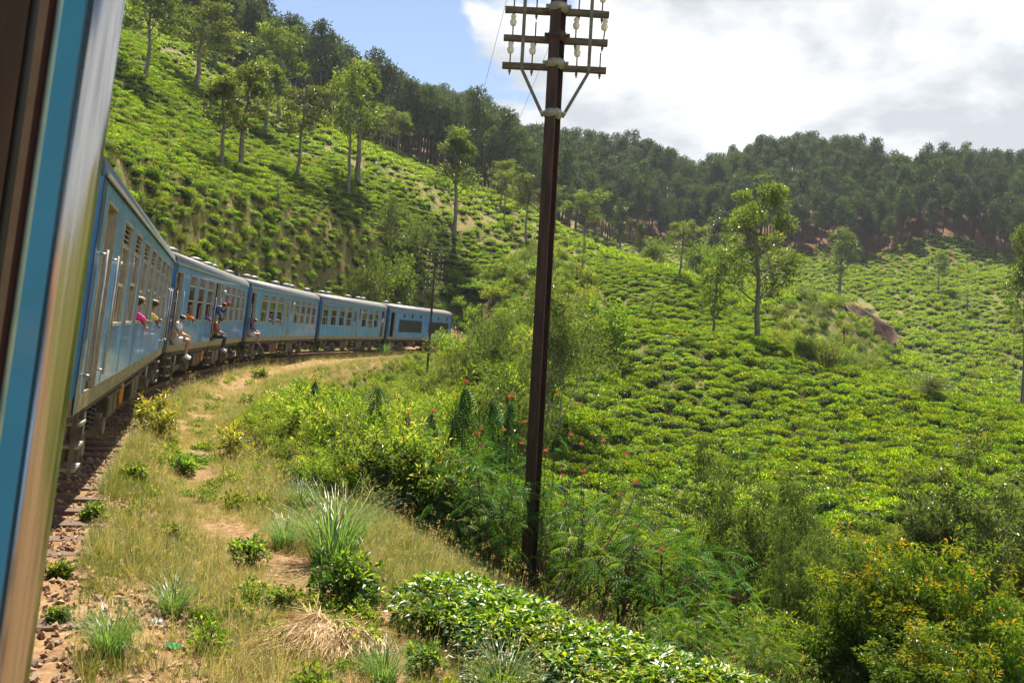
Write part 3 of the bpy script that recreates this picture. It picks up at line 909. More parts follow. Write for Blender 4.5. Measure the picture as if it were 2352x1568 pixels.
# ---------------------------------------------------------------- track
def make_track():
    tr = empty('railway_track')
    tag(tr, 'railway track of dark sleepers curving under the blue train', kind='structure')
    rail_m = mat('rusty_rail', (0.10, 0.055, 0.03), (0.19, 0.11, 0.06), rough=0.6, metal=0.3, scale=20)
    ss = np.arange(-30, 97, 0.8)
    for d in (-0.87, 0.87):
        prof = [(-0.065, -0.13), (0.065, -0.13), (0.012, -0.10), (0.012, -0.04), (0.034, -0.03), (0.034, 0), (-0.034, 0), (-0.034, -0.03), (-0.012, -0.04), (-0.012, -0.10)]
        b = MB(); v = []
        for s in ss:
            x, y, z, th = track(s, d)
            for p in prof:
                v.append((x + p[0] * math.cos(th), y - p[0] * math.sin(th), z + p[1] - math.tan(CANT) * 0.5 * (d + 0.87)))
        n = len(prof)
        f = [(i * n + k, i * n + (k + 1) % n, (i + 1) * n + (k + 1) % n, (i + 1) * n + k) for i in range(len(ss) - 1) for k in range(n)]
        b.add(v, f).build('rail', rail_m, tr)
    wood = mat('weathered_sleeper_wood', (0.055, 0.034, 0.022), (0.16, 0.10, 0.065), rough=0.9, scale=3.0, stretch=(1, 9, 9), bump=0.8)
    ms = []
    for k in range(4):
        rnd = random.Random(k)
        b = MB(); nx = 7
        for i in range(nx):
            pass
        xs = np.linspace(-1.66, 1.66, nx)
        v = []
        for x in xs:
            j = lambda a: rnd.uniform(-a, a)
            v += [(x + j(.02), -0.125 + j(.008), -0.13), (x, -0.125 + j(.012), 0.0 + j(.01)), (x + j(.03), 0.125 + j(.012), 0.0 + j(.01)), (x, 0.125 + j(.008), -0.13)]
        f = [(i * 4 + a, i * 4 + (a + 1) % 4, i * 4 + 4 + (a + 1) % 4, i * 4 + 4 + a) for i in range(nx - 1) for a in range(4)] + [(0, 1, 2, 3), tuple((nx - 1) * 4 + a for a in (3, 2, 1, 0))]
        ms.append(b.add(v, f).mesh('sleeper', wood))
    rnd = random.Random(5)
    s = -8.0
    while s < 60:
        x, y, z, th = track(s, 0.12 + rnd.uniform(-0.06, 0.06))
        o = obj('sleeper', ms[rnd.randrange(4)], tr)
        o.location = (x, y, z - 0.135 + rnd.uniform(-.012, .006))
        o.rotation_euler = (0, CANT * 0.5, -th + rnd.uniform(-.03, .03))
        s += 0.68 + rnd.uniform(-.04, .04)
make_track()

# ballast: broken red-brown stone, one mass
def make_ballast():
    st_m = mat('red_brown_ballast_stone', (0.16, 0.085, 0.045), (0.42, 0.26, 0.15), rough=0.9, scale=14, bump=0.4, coords='Object')
    m2, t, o = new_mat('ballast_stone'); 
    oi = N(t, 'ShaderNodeObjectInfo')
    at = N(t, 'ShaderNodeAttribute', _attribute_name='v')
    r_ = ramp(t, [(0.0, (0.13, 0.075, 0.045)), (0.5, (0.30, 0.17, 0.09)), (0.85, (0.42, 0.29, 0.17)), (1.0, (0.22, 0.19, 0.16))])
    t.links.new(at.outputs['Fac'], r_.inputs[0])
    b_ = N(t, 'ShaderNodeBsdfPrincipled', Roughness=0.9)
    t.links.new(r_.outputs[0], b_.inputs['Base Color']); t.links.new(b_.outputs[0], o.inputs[0])
    rng = np.random.default_rng(3)
    n = 15000
    s = np.concatenate([rng.uniform(2, 16, 9000), rng.uniform(14, 60, 6000)])
    d = np.concatenate([rng.uniform(-0.9, 2.5, 9000), rng.uniform(0.6, 1.9, 6000)])
    x = np.interp(s, _s, CXL) + d * np.interp(s, _s, RX); y = np.interp(s, _s, CYL) + d * np.interp(s, _s, RY)
    z = ground(x, y)
    base = np.array([(1, 0, 0), (-1, 0, 0), (0, 1, 0), (0, -1, 0), (0, 0, 1), (0, 0, -1)], float)
    fc = np.array([(0, 2, 4), (2, 1, 4), (1, 3, 4), (3, 0, 4), (2, 0, 5), (1, 2, 5), (3, 1, 5), (0, 3, 5)])
    V = base[None] * (1 + rng.uniform(-.35, .35, (n, 6, 1)))
    V = V * (rng.uniform(0.014, 0.036, (n, 1, 1)) * rng.uniform(0.5, 1.3, (n, 1, 3)))
    q = rng.normal(size=(n, 4)); q /= np.linalg.norm(q, axis=1)[:, None]
    w_, a, b, c = q.T
    M = np.stack([1 - 2 * (b * b + c * c), 2 * (a * b - c * w_), 2 * (a * c + b * w_), 2 * (a * b + c * w_), 1 - 2 * (a * a + c * c), 2 * (b * c - a * w_), 2 * (a * c - b * w_), 2 * (b * c + a * w_), 1 - 2 * (a * a + b * b)], -1).reshape(n, 3, 3)
    V = np.einsum('nij,nkj->nki', M, V) + np.stack([x, y, z + 0.012], -1)[:, None]
    F = (np.arange(n)[:, None, None] * 6 + fc[None]).reshape(-1, 3)
    mb = MB(); mb.addn(V.reshape(-1, 3), F, 0, np.repeat(rng.uniform(0, 1, n), 6))
    tag(mb.build('gravel', m2), 'broken red-brown ballast stone along the track shoulder', 'gravel', kind='stuff')
make_ballast()
# ================================================================ plant kit
def unit(v):
    return v / (np.linalg.norm(v, axis=-1, keepdims=True) + 1e-9)

def leaf_cloud(mb, P, D, U, l, w, v, fold=0.25, droop=0.15, mi=0, wide=0.45):
    """one folded two-triangle leaf per point: P base, D along, U rough upper side"""
    n = len(P)
    D = unit(D); S = unit(np.cross(D, U)); Nn = np.cross(S, D)
    l = np.broadcast_to(np.asarray(l, float), (n,))[:, None]; w = np.broadcast_to(np.asarray(w, float), (n,))[:, None]
    mid = P + D * l * wide + Nn * (w * fold)
    V = np.stack([P, mid + S * w / 2, P + D * l - Nn * l * droop, mid - S * w / 2], 1).reshape(-1, 3)
    b = np.arange(n)[:, None] * 4
    F = np.concatenate([b + [0, 1, 2], b + [0, 2, 3]], 1).reshape(-1, 3)
    mb.addn(V, F, mi, np.repeat(np.broadcast_to(np.asarray(v, float), (n,)), 4))

def leaf_cloud6(mb, P, D, U, l, w, v, fold=0.3, droop=0.3, mi=0):
    """a finer leaf (eight triangles), for plants near the lens"""
    n = len(P)
    D = unit(D); S = unit(np.cross(D, U)); Nn = np.cross(S, D)
    l = np.broadcast_to(np.asarray(l, float), (n,))[:, None]; w = np.broadcast_to(np.asarray(w, float), (n,))[:, None]
    def at(t, sw, up):
        return P + D * l * t - Nn * (l * droop * t * t) + S * w * sw + Nn * w * up
    V = np.stack([at(0, 0, 0), at(.3, .42, fold * .8), at(.62, .40, fold * .8), at(1, 0, 0), at(.62, -.40, fold * .8), at(.3, -.42, fold * .8), at(.3, 0, 0), at(.62, 0, 0)], 1).reshape(-1, 3)
    b = np.arange(n)[:, None] * 8
    fs = [(0, 1, 6), (1, 2, 7), (1, 7, 6), (2, 3, 7), (0, 6, 5), (6, 7, 4), (6, 4, 5), (7, 3, 4)]
    F = np.concatenate([b + list(f) for f in fs], 1).reshape(-1, 3)
    mb.addn(V, F, mi, np.repeat(np.broadcast_to(np.asarray(v, float), (n,)), 8))

def blades(mb, P, az, lean, l, w, v, mi=0, segs=3, curl=0.9):
    """grass blades: each a bending strip"""
    n = len(P)
    out = np.stack([np.cos(az), np.sin(az), np.zeros(n)], -1); side = np.stack([-np.sin(az), np.cos(az), np.zeros(n)], -1)
    Vs = []
    p = P.copy(); a = np.asarray(lean, float).copy()
    l = np.broadcast_to(np.asarray(l, float), (n,)); w = np.broadcast_to(np.asarray(w, float), (n,))
    for k in range(segs + 1):
        t = k / segs
        ww = (w * (1 - t) ** 0.7 * 0.5)[:, None]
        if k < segs:
            Vs += [p - side * ww, p + side * ww]
        else:
            Vs += [p]
        d = out * np.sin(a)[:, None] + np.array([0, 0, 1.0]) * np.cos(a)[:, None]
        p = p + d * (l / segs)[:, None]
        a = a + curl * (0.4 + t) / segs * (0.6 + 0.8 * np.abs(np.sin(az * 7)))
    V = np.stack(Vs, 1).reshape(-1, 3)
    q = 2 * segs + 1
    b = np.arange(n)[:, None] * q
    F4 = np.concatenate([b + [2 * k, 2 * k + 1, 2 * k + 3] for k in range(segs - 1)] + [b + [2 * k, 2 * k + 3, 2 * k + 2] for k in range(segs - 1)] + [b + [2 * segs - 2, 2 * segs - 1, 2 * segs]], 1).reshape(-1, 3)
    mb.addn(V, F4, mi, np.repeat(np.broadcast_to(np.asarray(v, float), (n,)), q))

def rdir(rng, n, up=0.0):
    v = unit(rng.normal(size=(n, 3))); v[:, 2] += up
    return unit(v)

# colours: v runs from old, dark leaves to new growth; low v on tea bush sides also paints shade
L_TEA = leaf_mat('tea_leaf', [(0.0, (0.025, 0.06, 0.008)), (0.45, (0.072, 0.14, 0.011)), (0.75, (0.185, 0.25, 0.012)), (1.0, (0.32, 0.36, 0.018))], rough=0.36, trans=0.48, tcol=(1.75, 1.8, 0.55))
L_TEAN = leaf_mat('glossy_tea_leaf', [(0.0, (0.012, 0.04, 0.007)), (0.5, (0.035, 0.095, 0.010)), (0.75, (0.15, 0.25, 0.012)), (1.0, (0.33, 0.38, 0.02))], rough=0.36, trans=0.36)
L_OAK = leaf_mat('silver_oak_leaf', [(0.0, (0.032, 0.05, 0.012)), (0.5, (0.085, 0.11, 0.022)), (1.0, (0.21, 0.225, 0.045))], rough=0.42, trans=0.42, tcol=(1.5, 1.65, 0.6))
L_PINE = leaf_mat('pine_needle_spray', [(0.0, (0.015, 0.032, 0.017)), (0.5, (0.038, 0.066, 0.028)), (1.0, (0.095, 0.12, 0.04))], rough=0.55, trans=0.3, vary=0.6)
L_WEED = leaf_mat('weed_leaf', [(0.0, (0.03, 0.075, 0.008)), (0.5, (0.085, 0.16, 0.014)), (0.85, (0.19, 0.26, 0.03)), (1.0, (0.33, 0.35, 0.10))], rough=0.5, trans=0.5)
L_FERN = leaf_mat('feathery_leaf', [(0.0, (0.015, 0.06, 0.015)), (0.5, (0.04, 0.12, 0.018)), (1.0, (0.15, 0.22, 0.018))], rough=0.5, trans=0.5)
L_GUM = leaf_mat('gum_leaf', [(0.0, (0.028, 0.055, 0.02)), (0.5, (0.07, 0.115, 0.032)), (1.0, (0.18, 0.23, 0.07))], rough=0.32, trans=0.36)
L_RUST = leaf_mat('rust_tipped_leaf', [(0.0, (0.022, 0.065, 0.012)), (0.45, (0.07, 0.15, 0.014)), (0.80, (0.19, 0.25, 0.016)), (1.0, (0.48, 0.22, 0.02))], rough=0.36, trans=0.46, tcol=(1.7, 1.4, 0.6))
L_GRASS = leaf_mat('mixed_grass_blade', [(0.0, (0.06, 0.115, 0.012)), (0.45, (0.17, 0.20, 0.03)), (0.7, (0.32, 0.28, 0.10)), (1.0, (0.53, 0.43, 0.24))], rough=0.55, trans=0.35, tcol=(1.5, 1.4, 0.75))
L_CLUMP = leaf_mat('blue_green_grass_blade', [(0.0, (0.05, 0.12, 0.03)), (0.6, (0.12, 0.22, 0.06)), (1.0, (0.24, 0.33, 0.10))], rough=0.4, trans=0.35, tcol=(1.5, 1.5, 0.7))
L_STRAW = leaf_mat('dry_straw', [(0.0, (0.24, 0.13, 0.055)), (0.5, (0.50, 0.35, 0.18)), (1.0, (0.70, 0.56, 0.34))], rough=0.6, trans=0.1, tcol=(1.2, 1.1, 0.8))
L_CROTON = leaf_mat('yellow_leaf', [(0.0, (0.07, 0.13, 0.012)), (0.5, (0.30, 0.32, 0.02)), (1.0, (0.62, 0.50, 0.03))], rough=0.4, trans=0.35, tcol=(1.4, 1.3, 0.5))
L_RED = leaf_mat('red_petal', [(0.0, (0.48, 0.06, 0.03)), (1.0, (0.62, 0.17, 0.08))], rough=0.5, trans=0.35, tcol=(1.2, 1.0, 1.0), vary=0.15)
L_POD = leaf_mat('brown_seed_pod', [(0.0, (0.13, 0.04, 0.018)), (1.0, (0.32, 0.15, 0.07))], rough=0.5, trans=0.1, tcol=(1.1, 1, 1))
M_TWIG = mat('brown_twig', (0.07, 0.045, 0.028), (0.15, 0.10, 0.065), rough=0.9, scale=9)
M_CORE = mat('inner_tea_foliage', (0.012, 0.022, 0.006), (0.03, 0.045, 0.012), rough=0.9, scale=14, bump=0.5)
M_BARK = mat('grey_bark', (0.10, 0.085, 0.065), (0.24, 0.21, 0.17), rough=0.9, scale=2.5, stretch=(3, 3, 0.8), bump=0.6)
M_PBARK = mat('dark_pine_bark', (0.035, 0.024, 0.018), (0.09, 0.06, 0.045), rough=0.9, scale=2.0, stretch=(3, 3, 0.8))
M_PALE = mat('pale_shrub_bark', (0.22, 0.18, 0.13), (0.38, 0.33, 0.26), rough=0.85, scale=5)

def tea_bush(seed, n=520, r=0.62, h=0.78, leaf=(0.15, 0.06), fine=False, m=None, young=0.5):
    rng = np.random.default_rng(seed)
    mb = MB()
    # twiggy core
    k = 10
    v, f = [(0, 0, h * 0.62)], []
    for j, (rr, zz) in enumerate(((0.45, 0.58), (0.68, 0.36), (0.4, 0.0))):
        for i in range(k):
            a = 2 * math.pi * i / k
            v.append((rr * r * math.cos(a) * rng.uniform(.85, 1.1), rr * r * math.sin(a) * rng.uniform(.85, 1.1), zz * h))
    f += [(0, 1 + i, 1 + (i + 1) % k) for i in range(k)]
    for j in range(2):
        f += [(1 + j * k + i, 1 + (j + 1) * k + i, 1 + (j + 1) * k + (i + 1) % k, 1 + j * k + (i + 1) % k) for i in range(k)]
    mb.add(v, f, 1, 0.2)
    for i in range(5):
        a = rng.uniform(0, 6.28)
        mb.tube([(0.05 * math.cos(a), 0.05 * math.sin(a), -0.1), (0.3 * r * math.cos(a), 0.3 * r * math.sin(a), h * 0.4), (0.7 * r * math.cos(a), 0.7 * r * math.sin(a), h * 0.75)], [0.03, 0.02, 0.008], 5, 1)
    lump = rng.uniform(0, 6.28, 4)
    az = rng.uniform(0, 2 * math.pi, n)
    t = rng.uniform(0, 1, n)
    rad = r * (1 + 0.14 * np.sin(az * 3 + lump[0]) + 0.08 * np.sin(az * 5 + lump[1]))
    top = t < 0.62
    q = np.sqrt(rng.uniform(0, 1, n))
    rr = np.where(top, q * rad, rad * rng.uniform(0.86, 1.03, n))
    zt = h * (1 - 0.28 * (rr / r) ** 2.4 + 0.07 * np.sin(rr * 9 + az * 2 + lump[2]))
    z = np.where(top, zt - rng.uniform(0, 0.10, n), h * rng.uniform(0.08, 0.75, n))
    P = np.stack([rr * np.cos(az), rr * np.sin(az), z], -1)
    out = np.stack([np.cos(az), np.sin(az), np.zeros(n)], -1)
    D = out * np.where(top, 0.35, 0.9)[:, None] + rng.normal(size=(n, 3)) * 0.75 + np.array([0, 0, 1.0]) * np.where(top, 0.65, 0.15)[:, None]
    U = np.array([0, 0, 1.0]) + out * 0.35 + rng.normal(size=(n, 3)) * 0.55
    v = np.where(top, rng.uniform(0.15, 0.65, n) + (rng.uniform(0, 1, n) < young) * 0.42, rng.uniform(0.0, 0.38, n))  # young shoots brighten the top; side leaves darkened to paint in shaded flanks
    fn = leaf_cloud6 if fine else leaf_cloud
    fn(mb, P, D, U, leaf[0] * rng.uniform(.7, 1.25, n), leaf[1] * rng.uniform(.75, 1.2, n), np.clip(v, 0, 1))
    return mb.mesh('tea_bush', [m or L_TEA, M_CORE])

def clump_leaves(mb, rng, C, rad, per, leaf, v0=0.2, v1=0.8, mi=0, up=0.25, flat=0.75, droop=0.2, hang=0.0, fine=False, tipval=None, zr=None):
    """per leaves round each clump centre C (k,3) with radius rad"""
    k = len(C); n = k * per
    rad = np.broadcast_to(np.asarray(rad, float), (k,))
    o = unit(rng.normal(size=(n, 3))) * (rng.uniform(0.25, 1, n) ** 0.5)[:, None]
    o[:, 2] *= flat
    P = np.repeat(C, per, 0) + o * np.repeat(rad, per)[:, None]
    D = unit(o) + rng.normal(size=(n, 3)) * 0.5 + np.array([0, 0, up - hang])
    U = np.array([0, 0, 1.0]) + rng.normal(size=(n, 3)) * 0.45
    v = np.repeat(rng.uniform(v0, v1, k), per) + rng.uniform(-.18, .18, n) + o[:, 2] * 0.15
    if tipval is not None:
        zz = P[:, 2]
        v = v + tipval * sstep(zr[0], zr[1], zz + rng.uniform(-.15, .15, n))
    (leaf_cloud6 if fine else leaf_cloud)(mb, P, D, U, leaf[0] * rng.uniform(.65, 1.3, n), leaf[1] * rng.uniform(.7, 1.25, n), np.clip(v, 0, 1), droop=droop, mi=mi)

def grow(tw, rng, p, d, L, r, depth, ends, up=0.25, spread=0.8, kids=(3, 4), start=0.4, taper=0.55, sides=5):
    n = 4 if depth > 0 else 3
    path, rads = [Vector(p)], [r]
    q, dd = Vector(p), Vector(d).normalized()
    for i in range(n):
        dd = (dd + Vector(rng.normal(size=3) * 0.16) + Vector((0, 0, up * 0.3))).normalized()
        q = q + dd * (L / n)
        path.append(q.copy()); rads.append(max(r * (1 - (1 - taper) * (i + 1) / n), 0.006))
    tw.tube([tuple(x) for x in path], rads, sides, 0, cap=False)
    if depth == 0:
        ends.append(tuple(path[-1])); ends.append(tuple(path[-2] + (path[-1] - path[-2]) * 0.3))
        return
    for k in range(rng.integers(kids[0], kids[1] + 1)):
        t = start + (1 - start) * (k + rng.uniform(0.2, 1)) / kids[1]
        i = min(int(t * n), n - 1)
        b = path[i] + (path[i + 1] - path[i]) * min(1, max(0, t * n - i))
        ax = (path[i + 1] - path[i]).normalized()
        rv = Vector(rng.normal(size=3)); rv = (rv - ax * rv.dot(ax)).normalized()
        grow(tw, rng, b, ax * (1 - spread * 0.45) + rv * spread, L * rng.uniform(.5, .72), rads[i] * 0.62, depth - 1, ends, up, spread, kids, start, taper, max(sides - 1, 3))
    ends.append(tuple(path[-1]))

def silver_oak(seed, H=12.0, bare=0.45, cr=3.0, lean=0.03, per=46, clump=0.58, leaf=(0.30, 0.12), m=None, bark=None, shape='cone', limbs=13, vr=(0.1, 0.85)):
    """tall plantation tree: bare trunk, ascending limbs, ragged crown; returns two meshes"""
    rng = np.random.default_rng(seed)
    tw, cr_mb, ends = MB(), MB(), []
    n = 9
    dx, dy = rng.normal() * lean * H, rng.normal() * lean * H
    wob = rng.normal(size=(n + 1, 2)) * 0.0045 * H
    path = [(dx * (i / n) ** 1.4 + wob[i, 0] * (i > 0), dy * (i / n) ** 1.4 + wob[i, 1] * (i > 0), H * 0.93 * i / n - (0.25 if i == 0 else 0)) for i in range(n + 1)]
    r0 = 0.014 * H + 0.02
    rads = [r0 * (1.25 if i == 0 else 1.0) * (1 - 0.85 * i / n) + 0.015 for i in range(n + 1)]
    tw.tube(path, rads, 8, 0, cap=False)
    P = [Vector(p) for p in path]
    for k in range(limbs):
        t = bare + (0.97 - bare) * (k + rng.uniform(0, 1)) / limbs
        i = min(int(t * n), n - 1)
        b = P[i] + (P[i + 1] - P[i]) * (t * n - i)
        a = k * 2.4 + rng.uniform(-.5, .5)
        tt = (t - bare) / (1 - bare)
        if shape == 'cone': wd = cr * (1 - 0.72 * tt ** 1.2) * (0.72 + 0.28 * min(1, tt * 4))
        elif shape == 'vase': wd = cr * (0.55 + 0.6 * (1 - tt) * (tt + 0.3))
        else: wd = cr * math.sqrt(max(0.05, 1 - (2 * tt - 0.85) ** 2 * 0.8))
        rise = 0.75 if shape != 'vase' else 1.15
        d = Vector((math.cos(a), math.sin(a), rise * rng.uniform(.6, 1.3)))
        grow(tw, rng, b, d, wd * rng.uniform(.75, 1.15), rads[i] * 0.42, 1, ends, 0.35, 0.85, kids=(2, 3))
    ends.append(tuple(P[-1])); ends.append((P[-1].x, P[-1].y, H * 0.98))
    C = np.array(ends)
    C = C + rng.normal(size=C.shape) * 0.1
    clump_leaves(cr_mb, rng, C, clump * rng.uniform(.6, 1.25, len(C)), per, leaf, vr[0], vr[1], up=0.35, flat=0.85)
    return tw.mesh('trunk', bark or M_BARK, True), cr_mb.mesh('crown', m or L_OAK)

def pine(seed, H=16.0, bare=0.45, cr=2.6, per=30):
    rng = np.random.default_rng(seed)
    tw, cm = MB(), MB()
    n = 5
    wob = rng.normal(size=(n + 1, 2)) * 0.10
    path = [(wob[i, 0], wob[i, 1], H * i / n * 0.96 - (0.8 if i == 0 else 0)) for i in range(n + 1)]
    tw.tube(path, [0.24 * (1 - 0.8 * i / n) + 0.02 for i in range(n + 1)], 6, 0, cap=False)
    C = []
    k = 36
    for i in range(k):
        t = (i + rng.uniform(0, 1)) / k
        z = H * (bare + (1 - bare) * t)
        w = cr * (0.35 + 0.95 * math.sin(math.pi * min(1, (t * 0.82 + 0.18))) ** 0.8) * rng.uniform(.35, 1.0)
        a = i * 2.399 + rng.uniform(-.6, .6)
        C.append((w * math.cos(a), w * math.sin(a), z))
        if i % 3 == 0:
            tw.tube([(0, 0, z - 0.6), (w * math.cos(a), w * math.sin(a), z)], [0.05, 0.015], 3, 0, cap=False)
    C = np.array(C)
    clump_leaves(cm, rng, C, rng.uniform(.6, 1.15, k), per, (0.8, 0.26), 0.1, 0.8, up=0.35, flat=0.7)
    return tw.mesh('trunk', M_PBARK, True), cm.mesh('crown', L_PINE)

def shrub(seed, H=1.6, r=0.9, stems=9, per=16, leaf=(0.10, 0.045), m=None, vr=(0.2, 0.85), clump=0.24, depth=1, fine=False, bark=None, hang=0.0, up=0.3, joined=True, spread=0.8, droop=0.2, tipval=None, flat=0.8):
    rng = np.random.default_rng(seed)
    tw, lv, ends = MB(), MB(), []
    for i in range(stems):
        a = i * 2.4 + rng.uniform(-.5, .5); q = rng.uniform(0.05, 0.35) * r
        tilt = rng.uniform(0.1, 0.75) * r / H
        grow(tw, rng, (q * math.cos(a), q * math.sin(a), -0.08), (tilt * math.cos(a), tilt * math.sin(a), 1), H * rng.uniform(.45, .85), 0.009 * H + 0.006, depth, ends, up, spread, start=0.3, sides=4)
    C = np.array(ends)
    sc = min(1.0, H / max(C[:, 2].max(), 0.1))
    clump_leaves(lv, rng, C, clump * rng.uniform(.6, 1.3, len(C)), per, leaf, vr[0], vr[1], up=0.3, hang=hang, fine=fine, droop=droop, flat=flat, tipval=tipval, zr=(H * 0.55, H * 0.95))
    if joined:
        n0 = lv.n
        lv.v += tw.v; lv.f += [tuple(i + n0 for i in f) for f in tw.f]; lv.m += [1] * len(tw.f); lv.a += tw.a; lv.n += tw.n
        return lv.mesh('shrub', [m or L_WEED, bark or M_TWIG])
    return tw.mesh('stems', bark or M_TWIG, True), lv.mesh('foliage', m or L_WEED)

def fronds(mb, rng, P, D, L, pairs=9, pin=0.10, wid=0.020, v=(0.2, 0.8), curl=0.5, fold=0.0):
    """bipinnate feathery leaves: a bending midrib with paired slender pinnae"""
    n = len(P)
    D = unit(D); S = unit(np.cross(D, np.array([0, 0, 1.0]) + rng.normal(size=(n, 3)) * 0.3)); U = np.cross(S, D)
    val = rng.uniform(v[0], v[1], n)
    ts = np.linspace(0.16, 1.0, pairs)
    pts = lambda t: P + D * (L * t)[:, None] - U * (L * curl * t * t)[:, None]
    for t in ts:
        b = pts(t)
        tan = unit(D - U * (2 * curl * t))
        s = 1.0 - 0.55 * abs(t - 0.45)
        for sg in (-1, 1):
            dd = S * sg * (0.9 - fold) + tan * 0.45 - U * (0.15 + fold)
            leaf_cloud(mb, b, dd, U, pin * s * (L / 0.4), wid * np.ones(n), np.clip(val + rng.uniform(-.1, .1, n), 0, 1), fold=0.1, droop=0.25)
    # midrib
    w = 0.004
    V = np.stack([pts(0) - S * w, pts(0) + S * w, pts(0.5) + S * w, pts(0.5) - S * w, pts(1.0)], 1).reshape(-1, 3)
    b = np.arange(n)[:, None] * 5
    F = np.concatenate([b + [0, 1, 2], b + [0, 2, 3], b + [3, 2, 4]], 1).reshape(-1, 3)
    mb.addn(V, F, 0, np.repeat(val, 5))

def feather_bush(seed, H=2.6, r=1.3, n=260, v=(0.1, 0.75), Lf=0.42):
    rng = np.random.default_rng(seed)
    tw, lv, ends = MB(), MB(), []
    for i in range(9):
        a = i * 2.4 + rng.uniform(-.5, .5)
        tilt = rng.uniform(0.15, 0.8) * r / H
        grow(tw, rng, (0.15 * math.cos(a), 0.15 * math.sin(a), -0.1), (tilt * math.cos(a), tilt * math.sin(a), 1), H * rng.uniform(.55, .8), 0.026, 1, ends, 0.2, 0.7, start=0.3, sides=5, kids=(3, 5))
    C = np.array(ends)
    i = rng.integers(0, len(C), n)
    P = C[i] + rng.normal(size=(n, 3)) * 0.16
    out = P * np.array([1, 1, 0]); out = unit(out + rng.normal(size=(n, 3)) * 0.5 * np.array([1, 1, 0]))
    D = out * 0.9 + np.array([0, 0, 1.0]) * rng.uniform(-0.2, 0.75, n)[:, None] + rng.normal(size=(n, 3)) * 0.25
    fronds(lv, rng, P, D, Lf * rng.uniform(.7, 1.25, n), v=v)
    return tw.mesh('stems', M_TWIG, True), lv.mesh('foliage', L_FERN), C

def spire(seed, H=1.7, r=0.14):
    """an upright shoot with its feathery leaves folded down against the stem"""
    rng = np.random.default_rng(seed)
    lv, tw = MB(), MB()
    tw.tube([(0, 0, -0.1), (0.02, 0.01, H * 0.5), (0.0, 0.0, H)], [0.014, 0.011, 0.005], 5)
    n = 80
    t = rng.uniform(0.25, 1.0, n); a = rng.uniform(0, 6.28, n)
    P = np.stack([0.015 * np.cos(a), 0.015 * np.sin(a), t * H], -1)
    k = (0.25 + 0.8 * (1 - t))[:, None]
    D = np.stack([np.cos(a), np.sin(a), np.zeros(n)], -1) * k + np.array([0, 0, -0.75])
    fronds(lv, rng, P, D, 0.30 * rng.uniform(.7, 1.2, n), pairs=7, pin=0.06, wid=0.02, v=(0.0, 0.35), curl=0.15, fold=0.35)
    return tw.mesh('stem', M_TWIG, True), lv.mesh('foliage', L_FERN)

def grass_tuft(seed, n=22, h=0.22, spread=0.07, w=0.006, v=(0.0, 1.0), m=None, curl=0.9, heads=0):
    rng = np.random.default_rng(seed)
    mb = MB()
    a = rng.uniform(0, 6.28, n); q = spread * np.sqrt(rng.uniform(0, 1, n))
    P = np.stack([q * np.cos(a), q * np.sin(a), np.full(n, -0.015)], -1)
    blades(mb, P, a + rng.normal(size=n) * 0.6, rng.uniform(0.05, 0.75, n), h * rng.uniform(.5, 1.3, n), w * rng.uniform(.7, 1.4, n), rng.uniform(v[0], v[1], n), curl=curl)
    for i in range(heads):
        aa = rng.uniform(0, 6.28); hh = h * rng.uniform(1.3, 2.0)
        tip = np.array([[0.25 * h * math.cos(aa), 0.25 * h * math.sin(aa), hh]])
        blades(mb, np.zeros((1, 3)), np.array([aa]), np.array([0.12]), hh, 0.004, 0.9, curl=0.2)
        leaf_cloud(mb, np.repeat(tip * 0.9, 5, 0) + rng.normal(size=(5, 3)) * 0.012, rdir(rng, 5, 0.9), rdir(rng, 5), 0.03, 0.006, 0.95)
    return mb.mesh('grass_tuft', m or L_GRASS)

